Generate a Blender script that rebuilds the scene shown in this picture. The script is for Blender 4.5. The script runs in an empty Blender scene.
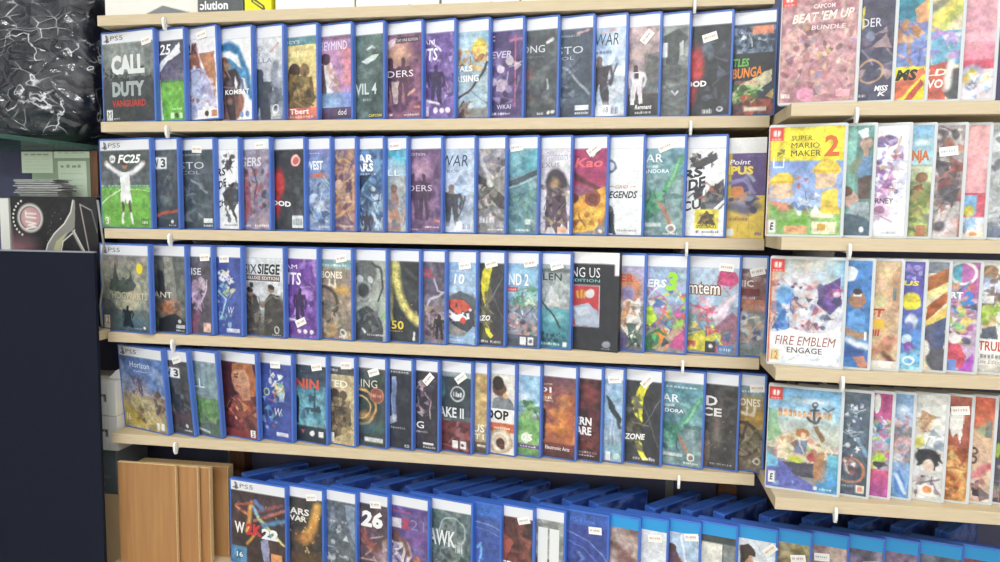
import bpy, bmesh, math, random
import numpy as np
from mathutils import Vector, Matrix

S = bpy.context.scene
COL = S.collection

# ------------------------------------------------------------------ camera (solved from the shelf lines)
F, CX, CY, CZ = 736.19, 0.982, -1.2829, 1.3254
YAW, PITCH, ROLL = -0.1602, -0.0857, 0.0121
ZS = [1.6954, 1.4981, 1.2957, 1.0937, 0.8918]      # tops of the long boards
XR = 1.2205
BT = 0.019                                          # board thickness
YSW = -0.12                                         # front of the short boards
ZSW = [1.500, 1.3015, 1.102, 0.899]
XSW = [1.228, 1.2225, 1.2225, 1.2305]

def cam_axes():
    cy, sy = math.cos(YAW), math.sin(YAW); cp, sp = math.cos(PITCH), math.sin(PITCH)
    fw = np.array([sy*cp, cy*cp, sp]); r = np.array([cy, -sy, 0.0]); u = np.cross(r, fw)
    c, s = math.cos(ROLL), math.sin(ROLL)
    return c*r + s*u, -s*r + c*u, fw
RR, UU, FW = cam_axes()
def proj(P):
    d = np.array(P, float) - np.array([CX, CY, CZ]); z = d @ FW
    return 500 + F*(d @ RR)/z, 281 - F*(d @ UU)/z
def at(px, py, Y):
    d = FW + (px-500)/F*RR - (py-281)/F*UU
    t = (Y-CY)/d[1]
    return np.array([CX, CY, CZ]) + t*d
def atz(px, py, Z):
    d = FW + (px-500)/F*RR - (py-281)/F*UU
    return np.array([CX, CY, CZ]) + (Z-CZ)/d[2]*d

cd = bpy.data.cameras.new('camera'); cam = bpy.data.objects.new('camera', cd); COL.objects.link(cam)
cd.sensor_fit = 'HORIZONTAL'; cd.sensor_width = 36; cd.lens = 36*F/1000; cd.clip_start = .01; cd.clip_end = 50
M = Matrix.Identity(4)
for i in range(3):
    M[i][0] = RR[i]; M[i][1] = UU[i]; M[i][2] = -FW[i]
M[0][3], M[1][3], M[2][3] = CX, CY, CZ
cam.matrix_world = M
S.camera = cam

# ------------------------------------------------------------------ materials
def lin(h):
    h = h.lstrip('#'); h = h if len(h) == 6 else ''.join(q+q for q in h)
    return [((c/12.92) if c <= .04045 else ((c+.055)/1.055)**2.4) for c in (int(h[i:i+2], 16)/255 for i in (0, 2, 4))]
def mat(name, hexc, rough=.5, metal=0, coat=0, spec=.5, noise=0, nscale=20, bump=0, stretch=None, trans=0, emit=0, alpha=1):
    m = bpy.data.materials.new(name); m.use_nodes = True
    nt = m.node_tree; b = nt.nodes['Principled BSDF']
    c = lin(hexc) + [1]
    b.inputs['Base Color'].default_value = c
    b.inputs['Roughness'].default_value = rough; b.inputs['Metallic'].default_value = metal
    b.inputs['Coat Weight'].default_value = coat; b.inputs['Coat Roughness'].default_value = .12
    b.inputs['Specular IOR Level'].default_value = spec
    b.inputs['Transmission Weight'].default_value = trans
    b.inputs['Alpha'].default_value = alpha
    if emit:
        b.inputs['Emission Color'].default_value = c; b.inputs['Emission Strength'].default_value = emit
    if noise or bump:
        tc = nt.nodes.new('ShaderNodeTexCoord'); mp = nt.nodes.new('ShaderNodeMapping')
        nt.links.new(tc.outputs['Object'], mp.inputs['Vector'])
        if stretch: mp.inputs['Scale'].default_value = stretch
        n = nt.nodes.new('ShaderNodeTexNoise'); n.inputs['Scale'].default_value = nscale; n.inputs['Detail'].default_value = 5
        nt.links.new(mp.outputs['Vector'], n.inputs['Vector'])
        if noise:
            r = nt.nodes.new('ShaderNodeValToRGB')
            r.color_ramp.elements[0].position = .3; r.color_ramp.elements[1].position = .7
            r.color_ramp.elements[0].color = [max(0, x*(1-noise)) for x in c[:3]] + [1]
            r.color_ramp.elements[1].color = [min(1, x*(1+noise)) for x in c[:3]] + [1]
            nt.links.new(n.outputs['Fac'], r.inputs['Fac']); nt.links.new(r.outputs['Color'], b.inputs['Base Color'])
        if bump:
            bp = nt.nodes.new('ShaderNodeBump'); bp.inputs['Strength'].default_value = bump; bp.inputs['Distance'].default_value = .004
            nt.links.new(n.outputs['Fac'], bp.inputs['Height']); nt.links.new(bp.outputs['Normal'], b.inputs['Normal'])
    return m

def plastic(name, hexc, deep, rough=.22, glow=.25):
    """tinted translucent case plastic: diffuse body, some light let through, glossy skin"""
    m = mat(name, hexc, rough, spec=.55)
    nt = m.node_tree; b = nt.nodes['Principled BSDF']
    tr = nt.nodes.new('ShaderNodeBsdfTranslucent'); tr.inputs['Color'].default_value = lin(deep) + [1]
    mx = nt.nodes.new('ShaderNodeMixShader'); mx.inputs['Fac'].default_value = glow
    out = nt.nodes['Material Output']
    nt.links.new(b.outputs['BSDF'], mx.inputs[1]); nt.links.new(tr.outputs['BSDF'], mx.inputs[2])
    nt.links.new(mx.outputs['Shader'], out.inputs['Surface'])
    return m

MT = {}
MT['blue'] = plastic('blue_case_plastic', '#5d84da', '#7fa6ff')
MT['deepblue'] = plastic('deep_blue_case_plastic', '#4f80e0', '#7aa6ff')
MT['navy'] = plastic('navy_case_plastic', '#34508f', '#4a6ab0', glow=.1)
MT['clear'] = plastic('clear_case_plastic', '#e3e8ec', '#ffffff', rough=.15)
MT['white_slip'] = mat('white_card', '#eceae6', .55)
def print_mat(name, rough, coat):
    m = mat(name, '#ffffff', rough, coat=coat, spec=.4)
    a = m.node_tree.nodes.new('ShaderNodeAttribute'); a.attribute_name = 'print'; a.attribute_type = 'GEOMETRY'
    m.node_tree.links.new(a.outputs['Color'], m.node_tree.nodes['Principled BSDF'].inputs['Base Color'])
    return m
MT['print'] = print_mat('printed_insert', .38, .25)
MT['sticker'] = print_mat('paper_sticker', .8, 0)

def wood(name, a, b_, scale=(1, 14, 14), nscale=9, rough=.55):
    m = mat(name, a, rough, noise=.001, nscale=nscale, stretch=scale)
    r = [n for n in m.node_tree.nodes if n.type == 'VALTORGB'][0]
    r.color_ramp.elements[0].color = lin(a) + [1]; r.color_ramp.elements[1].color = lin(b_) + [1]
    return m
MT['board'] = wood('pale_laminate_board', '#ccb78f', '#d5c4a0', (2, 30, 30), 6)
MT['board_edge'] = wood('pale_edge_band', '#c8b596', '#d2c2a4', (3, 60, 60), 8)
MT['plank'] = wood('orange_pine_face', '#a2744a', '#b18554', (22, 22, 1.2), 5)
MT['plank_edge'] = wood('raw_chipboard_edge', '#cfae78', '#dcc196', (40, 40, 40), 6, .8)
MT['post'] = wood('reddish_brown_post', '#5d3a28', '#74503a', (25, 25, 2), 5)
MT['white_metal'] = mat('white_bracket_paint', '#eeeeec', .4)
MT['wall_dark'] = mat('dark_back_wall', '#585a78', .8, noise=.15, nscale=6)
MT['tower'] = mat('dark_navy_laminate', '#161b2a', .65, spec=.15, noise=.06, nscale=60)
MT['tower_edge'] = mat('grey_edge_trim', '#8e929a', .4)
MT['black'] = mat('black_print_card', '#17181c', .35)
MT['blackbag'] = mat('black_woven_cover', '#14182a', .45, bump=.4, nscale=40)
MT['paper_white'] = mat('white_paper', '#e9e8e4', .8)
MT['carton_white'] = mat('white_carton', '#e6e4dc', .6, noise=.03, nscale=8)
MT['carton_grey'] = mat('grey_carton', '#737b80', .55, noise=.1, nscale=12)
MT['carton_tan'] = mat('tan_carton', '#d4b68c', .7, noise=.08, nscale=12)
def glass(name, hexc, k):
    m = mat(name, hexc, .08); nt = m.node_tree; b = nt.nodes['Principled BSDF']
    tr = nt.nodes.new('ShaderNodeBsdfTransparent'); tr.inputs['Color'].default_value = (.86, .95, .9, 1); mx = nt.nodes.new('ShaderNodeMixShader'); mx.inputs['Fac'].default_value = k
    nt.links.new(b.outputs['BSDF'], mx.inputs[1]); nt.links.new(tr.outputs['BSDF'], mx.inputs[2]); nt.links.new(mx.outputs['Shader'], nt.nodes['Material Output'].inputs['Surface'])
    return m
MT['green_glass'] = glass('green_edge_glass', '#5f8a7d', .8)
MT['glass_edge'] = mat('green_glass_edge', '#48695f', .15)
MT['pale_green_panel'] = mat('pale_green_panel', '#9fb096', .6)
MT['cable'] = mat('grey_cable', '#8b8d8c', .5)
MT['floor'] = mat('floor_tiles', '#b9b4aa', .35, noise=.08, nscale=3)
MT['wall'] = mat('painted_wall', '#e2e0da', .8, noise=.03, nscale=3)
MT['lamp'] = mat('lamp_diffuser', '#ffffff', .5, emit=1.5)

# ------------------------------------------------------------------ object helpers
def link(name, me, parent=None, m=None):
    o = bpy.data.objects.new(name, me); COL.objects.link(o)
    if parent: o.parent = parent
    if m is not None and me is not None and not me.materials: me.materials.append(m)
    return o
def empty(name, loc, rz=0, ry=0, rx=0):
    o = bpy.data.objects.new(name, None); COL.objects.link(o); o.empty_display_size = .02
    o.location = loc; o.rotation_euler = (rx, ry, rz)
    return o
def tag(o, label, cat, group=None):
    o['label'] = label; o['category'] = cat
    if group: o['group'] = group
    return o
def structure(o): o['kind'] = 'structure'; return o
def me_from(bm, name, smooth=False):
    me = bpy.data.meshes.new(name); bm.normal_update(); bm.to_mesh(me); bm.free()
    if smooth:
        for p in me.polygons: p.use_smooth = True
    return me
def add_box(bm, x0, y0, z0, x1, y1, z1):
    v = [bm.verts.new(c) for c in ((x0, y0, z0), (x1, y0, z0), (x1, y1, z0), (x0, y1, z0), (x0, y0, z1), (x1, y0, z1), (x1, y1, z1), (x0, y1, z1))]
    for f in ((0, 3, 2, 1), (4, 5, 6, 7), (0, 1, 5, 4), (1, 2, 6, 5), (2, 3, 7, 6), (3, 0, 4, 7)): bm.faces.new([v[i] for i in f])
    return v
def box_me(name, x0, y0, z0, x1, y1, z1, bev=0, seg=2):
    bm = bmesh.new(); add_box(bm, x0, y0, z0, x1, y1, z1)
    if bev: bmesh.ops.bevel(bm, geom=bm.edges[:], offset=bev, segments=seg, profile=.6, affect='EDGES')
    return me_from(bm, name)
def prism(bm, pts, d0, d1, axis='y'):
    """closed outline in x,z pushed from y=d0 to y=d1"""
    a = [bm.verts.new((p[0], d0, p[1])) for p in pts]; b = [bm.verts.new((p[0], d1, p[1])) for p in pts]
    n = len(pts)
    bm.faces.new(a); bm.faces.new(b[::-1])
    for i in range(n): bm.faces.new((a[i], b[i], b[(i+1) % n], a[(i+1) % n]))
def tube_me(name, pts, r, seg=8):
    bm = bmesh.new(); rings = []
    for i, p in enumerate(pts):
        p = Vector(p); t = (Vector(pts[min(i+1, len(pts)-1)]) - Vector(pts[max(i-1, 0)])).normalized()
        n = t.orthogonal().normalized() if i == 0 else (n - t*n.dot(t)).normalized()
        b = t.cross(n)
        rr = r[i] if isinstance(r, (list, tuple)) else r
        rings.append([bm.verts.new(p + rr*(math.cos(2*math.pi*k/seg)*n + math.sin(2*math.pi*k/seg)*b)) for k in range(seg)])
    for a, b in zip(rings, rings[1:]):
        for k in range(seg): bm.faces.new((a[k], a[(k+1) % seg], b[(k+1) % seg], b[k]))
    bm.faces.new(rings[0][::-1]); bm.faces.new(rings[-1])
    return me_from(bm, name, True)

# ------------------------------------------------------------------ print maker: flat printed colours, painted in numbers
def rgb(h):
    h = h.lstrip('#'); h = h if len(h) == 6 else ''.join(q+q for q in h)
    return np.array([int(h[i:i+2], 16)/255 for i in (0, 2, 4)])
def vnoise(rng, h, w, fx, fy):
    g = rng.random((fy+2, fx+2)); y = np.linspace(0, fy, h); x = np.linspace(0, fx, w)
    yi = y.astype(int); xi = x.astype(int); ty = (y-yi)[:, None]; tx = (x-xi)[None]
    ty = ty*ty*(3-2*ty); tx = tx*tx*(3-2*tx)
    return (g[yi][:, xi]*(1-ty)*(1-tx) + g[yi][:, xi+1]*(1-ty)*tx + g[yi+1][:, xi]*ty*(1-tx) + g[yi+1][:, xi+1]*ty*tx)
class Canvas:
    def __init__(s, nx, nz, f, ratio, base='#888888', warp=.55):
        s.nx, s.nz, s.f, s.ratio = nx, nz, f, ratio      # ratio = width/height of the print
        U = (np.arange(nx*2)+.5)/(nx*2); s.V = np.repeat(((np.arange(nz*2)+.5)/(nz*2))[:, None], nx*2, 1)
        s.U = np.repeat(U[None], nz*2, 0); s.X = (s.U-1)/f+1
        rw = np.random.default_rng(int(f*1e6) % 9973+nx); h, w = s.U.shape
        wx = sum(a*(vnoise(rw, h, w, int(q*ratio)+1, q)-.5) for a, q in ((.035, 9), (.022, 22))); wv = sum(a*(vnoise(rw, h, w, int(q*ratio)+1, q)-.5) for a, q in ((.035, 9), (.022, 22)))
        s.X0, s.V0 = s.X, s.V; s.X = s.X+warp*wx/(f*ratio); s.V = s.V+warp*wv
        s.grain = (vnoise(rw, h, w, int(60*ratio), 60)-.5)*.6+(vnoise(rw, h, w, int(20*ratio), 20)-.5)*.9+(vnoise(rw, h, w, int(90*ratio), 90)-.5)*.4
        s.tint = np.stack([vnoise(rw, h, w, int(30*ratio), 30)-.5 for _ in range(3)], -1)
        s.k = f*ratio                                     # one x unit, in v units
        s.a = np.ones((nz*2, nx*2, 3))*rgb(base); s.texts = []
    def mix(s, m, c): s.a += (np.asarray(c)-s.a)*np.clip(m, 0, 1)[..., None]
    def worn(s, k=1.0):
        """fine printed mottling, the busy detail of a photographic cover"""
        sat = 1-np.abs(s.a.mean(-1, keepdims=True)*2-1)**3*.8
        s.a = np.clip(s.a*(1+.34*k*s.grain[..., None]*sat)+.05*k*s.tint*sat, 0, 1)
        g = s.a.mean(-1, keepdims=True); s.a = .055+.91*(g+(s.a-g)*.93)  # veil of haze painted into the print: blacks lifted, hues greyed
    def done(s):
        a = s.a.reshape(s.nz, 2, s.nx, 2, 3).mean((1, 3))
        return np.where(a <= .04045, a/12.92, ((a+.055)/1.055)**2.4)
def G(v0, v1, c0, c1, x0=-9, x1=9, a=1):
    def f(c):
        t = np.clip((c.V0-v0)/(v1-v0), 0, 1)[..., None]
        m = ((c.V0 >= v0) & (c.V0 <= v1) & (c.X0 >= x0) & (c.X0 <= x1))*a
        c.mix(m, rgb(c0)*(1-t)+rgb(c1)*t)
    return f
def GX(x0, x1, c0, c1, v0=0, v1=1, a=1):
    def f(c):
        t = np.clip((c.X0-x0)/(x1-x0), 0, 1)[..., None]
        c.mix(((c.V0 >= v0) & (c.V0 <= v1))*a, rgb(c0)*(1-t)+rgb(c1)*t)
    return f
def R(x0, v0, x1, v1, col, a=1): return lambda c: c.mix(((c.X0 >= x0) & (c.X0 <= x1) & (c.V0 >= v0) & (c.V0 <= v1))*a, rgb(col))
def E(cx, cv, rx, rv, col, a=1, soft=.12, rot=0):
    def f(c):
        dx = (c.X-cx)*c.k; dv = c.V-cv; t = math.radians(rot)
        p = (dx*math.cos(t)+dv*math.sin(t))/(rx*c.k); q = (-dx*math.sin(t)+dv*math.cos(t))/rv
        c.mix(np.clip((1-np.sqrt(p*p+q*q))/soft, 0, 1)*a, rgb(col))
    return f
def C(cx, cv, r, col, a=1, soft=.12): return lambda c: E(cx, cv, r/c.k, r, col, a, soft)(c)
def RING(cx, cv, r, w, col, a=1):
    def f(c):
        d = np.hypot((c.X-cx)*c.k, c.V-cv); c.mix(np.clip(1.5-np.abs(d-r)/w*1.5, 0, 1)*a, rgb(col))
    return f
def P(pts, col, a=1):
    def f(c):
        m = np.zeros(c.X.shape, bool); n = len(pts)
        for i in range(n):
            (x0, v0), (x1, v1) = pts[i], pts[(i+1) % n]
            if v0 == v1: continue
            m ^= ((c.V < v0) != (c.V < v1)) & (c.X < (x1-x0)*(c.V-v0)/(v1-v0)+x0)
        c.mix(m*a, rgb(col))
    return f
def L(pts, w, col, a=1):
    def f(c):
        d = np.full(c.X.shape, 9.)
        for (x0, v0), (x1, v1) in zip(pts, pts[1:]):
            ax, av = (x1-x0)*c.k, v1-v0; px, pv = (c.X-x0)*c.k, c.V-v0
            t = np.clip((px*ax+pv*av)/(ax*ax+av*av+1e-9), 0, 1); d = np.minimum(d, np.hypot(px-ax*t, pv-av*t))
        c.mix(np.clip(1.4-d/w, 0, 1)*a, rgb(col))
    return f
def N(pal, seed, sc=5, box=(-9, 0, 9, 1), a=1, sharp=1.0):
    pal = [rgb(x) for x in pal.split()]
    def f(c):
        rng = np.random.default_rng(seed); h, w = c.X.shape; n = 0; amp = 1; tot = 0
        for o in range(4):
            q = sc*2**o; n = n+amp*vnoise(rng, h, w, max(1, int(q*c.ratio)), int(q)); tot += amp; amp *= .55
        n = n/tot; n = np.clip((n-.5)*2.2*sharp+.5, 0, .9999)*(len(pal)-1); i = n.astype(int); t = (n-i)[..., None]
        pa = np.array(pal); colr = pa[i]*(1-t)+pa[np.minimum(i+1, len(pal)-1)]*t
        x0, v0, x1, v1 = box
        sx = np.clip(np.minimum(c.X-x0, x1-c.X)*c.k/.02, 0, 1); sv = np.clip(np.minimum(c.V-v0, v1-c.V)/.02+.5, 0, 1)
        c.mix(sx*sv*a, colr)
    return f
def B(seed, n, pal, box, s0=.02, s1=.06, a=.9):
    """a crowd of small printed shapes: ovals, wedges and strokes"""
    pal = pal.split()
    def f(c):
        r = random.Random(seed); x0, v0, x1, v1 = box
        for _ in range(n):
            x = r.uniform(x0, x1); v = r.uniform(v0, v1); s = r.uniform(s0, s1); col = r.choice(pal); k = r.random()
            if k < .4: E(x, v, s/c.k*r.uniform(.5, 1), s*r.uniform(.4, 1), col, a, .3, r.uniform(0, 180))(c)
            elif k < .7:
                t = r.uniform(0, 6.3)
                P([(x+s*1.3*math.cos(t+q)/c.k, v+s*1.3*math.sin(t+q)) for q in (0, 2.2+r.random()*.5, 3.8+r.random())], col, a)(c)
            else:
                t = r.uniform(0, 6.3); dx, dv = s*1.6*math.cos(t)/c.k, s*1.6*math.sin(t)
                L([(x-dx, v-dv), (x+dx*.1-dv*.4, v+dv*.1), (x+dx, v+dv)], s*.16, col, a)(c)
    return f
def H(cx, v0, h, col, skin=None, legs=True, hair=None, arms=0, w=1.0):
    """a small printed standing figure"""
    skin = skin or col
    def f(c):
        k = h/c.k*w; X = lambda x: cx+x*k; V = lambda v: v0+v*h
        if legs:
            P([(X(-.13), V(.5)), (X(0), V(.5)), (X(-.05), V(1)), (X(-.15), V(1))], col)(c)
            P([(X(0), V(.5)), (X(.13), V(.5)), (X(.17), V(1)), (X(.07), V(1))], col)(c)
        P([(X(-.17), V(.2)), (X(.17), V(.2)), (X(.13), V(.54)), (X(-.13), V(.54))], col)(c)
        P([(X(-.05), V(.12)), (X(.05), V(.12)), (X(.06), V(.22)), (X(-.06), V(.22))], skin)(c)
        E(X(0), V(.085), .065*k, .08*h, skin, 1, .2)(c)
        if hair: E(X(0), V(.05), .07*k, .055*h, hair, 1, .2)(c)
        if arms == 0:
            L([(X(-.17), V(.23)), (X(-.21), V(.4)), (X(-.17), V(.55))], .035*h, col)(c); L([(X(.17), V(.23)), (X(.22), V(.4)), (X(.18), V(.55))], .035*h, col)(c)
    return f
def T(text, x0, v0, x1, v1, col, shear=0, bold=.0, dy=0): return lambda c: c.texts.append((text, x0, v0, x1, v1, col, shear, bold, dy))
def TS(seed, n, x0, v0, x1, v1, col):
    """a line of print too small to read, as a row of ticks"""
    def f(c):
        r = random.Random(seed)
        for i in range(n):
            a = x0+(x1-x0)*i/n; b = a+(x1-x0)/n*r.uniform(.5, .85); R(a, v0+r.uniform(0, .3)*(v1-v0), b, v1, col, .85)(c)
    return f

_tc = {}
def text_mesh(s, shear, bold):
    key = (s, shear, bold)
    if key not in _tc:
        cu = bpy.data.curves.new('lettering', 'FONT'); cu.body = s; cu.resolution_u = 2; cu.shear = shear; cu.offset = bold; cu.space_character = 1.02
        o = bpy.data.objects.new('lettering', cu); COL.objects.link(o)
        dg = bpy.context.evaluated_depsgraph_get()
        me = bpy.data.meshes.new_from_object(o.evaluated_get(dg))
        v = np.empty(len(me.vertices)*3, np.float32); me.vertices.foreach_get('co', v); v = v.reshape(-1, 3)
        _tc[key] = (v[:, :2].copy(), [list(p.vertices) for p in me.polygons])
        bpy.data.objects.remove(o); bpy.data.meshes.remove(me); bpy.data.curves.remove(cu)
    return _tc[key]

def print_mesh(name, c, w, h, x0, z0, y, m):
    """the printed sheet: a fine grid of flat colour plus its lettering; spans x0..x0+w, z0..z0+h"""
    nx, nz = c.nx, c.nz
    xs = x0+w*np.arange(nx+1)/nx; zs = z0+h*(1-np.arange(nz+1)/nz)
    verts = np.empty((nz+1, nx+1, 3)); verts[..., 0] = xs[None]; verts[..., 1] = y; verts[..., 2] = zs[:, None]
    verts = verts.reshape(-1, 3)
    i = (np.arange(nz)[:, None]*(nx+1)+np.arange(nx)[None]).ravel()
    quads = np.stack([i+nx+1, i+nx+2, i+1, i], 1)
    fcol = c.done().reshape(-1, 3)
    loops = [quads.ravel()]; starts = [np.arange(len(quads))*4]; cols = [np.repeat(fcol, 4, 0)]
    nv = len(verts); nl = len(quads)*4; V = [verts]; layer = 0
    for (s, tx0, tv0, tx1, tv1, col, sh, bold, dy) in c.texts:
        tv, tf = text_mesh(s, sh, bold)
        if not len(tf): continue
        mn, mx = tv.min(0), tv.max(0); q = (tv-mn)/(mx-mn)
        u = 1-c.f*(1-(tx0+(tx1-tx0)*q[:, 0])); vv = tv1+(tv0-tv1)*q[:, 1] + dy*q[:, 0]
        keep = (u > .0) & (u < 1)
        layer += 1
        P3 = np.stack([x0+w*np.clip(u, 0, 1), np.full(len(u), y-.00012-.00004*layer), z0+h*(1-np.clip(vv, 0, 1))], 1)
        tf = [f for f in tf if all(keep[j] for j in f)]
        if not tf: continue
        V.append(P3); cl = np.array(lin(col))
        fl = np.array([j for f in tf for j in f])+nv; ln = np.array([len(f) for f in tf])
        loops.append(fl); starts.append(nl+np.concatenate([[0], np.cumsum(ln)[:-1]])); cols.append(np.repeat(cl[None], len(fl), 0))
        nv += len(P3); nl += len(fl)
    V = np.concatenate(V); loops = np.concatenate(loops); starts = np.concatenate(starts); cols = np.concatenate(cols)
    me = bpy.data.meshes.new(name)
    me.vertices.add(len(V)); me.vertices.foreach_set('co', V.astype(np.float32).ravel())
    me.loops.add(len(loops)); me.loops.foreach_set('vertex_index', loops.astype(np.int32))
    me.polygons.add(len(starts)); me.polygons.foreach_set('loop_start', starts.astype(np.int32))
    me.update(calc_edges=True)
    at_ = me.attributes.new('print', 'FLOAT_COLOR', 'CORNER')
    at_.data.foreach_set('color', np.concatenate([cols, np.ones((len(cols), 1))], 1).astype(np.float32).ravel())
    me.materials.append(m)
    return me

# ------------------------------------------------------------------ the covers, row by row
# (x of the case's outer edge in the photograph, label, cover painting, options)
BLU = '#2f62c8'
def hdr5(c):
    m = c.V0 < .113
    c.mix(m, rgb('#e3e5eb')); c.mix((c.V0 >= .11) & (c.V0 < .116), rgb('#b9c0c8'))
    if c.f > .8:
        d = '#4a4c55'
        L([(.085, .022), (.085, .09)], .009, d)(c); L([(.09, .027), (.12, .042), (.12, .06), (.1, .062)], .007, d)(c)
        L([(.045, .082), (.09, .073), (.135, .08), (.1, .09)], .006, d)(c)
        T('PS5', .17, .032, .42, .082, '#6a6c74', 0, .0)(c)
def hdr4(c):
    c.mix(c.V0 < .12, rgb('#2d97d6')); c.mix((c.V0 >= .12) & (c.V0 < .125), rgb('#1c5f98'))
SK = '#c99b7c'

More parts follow.
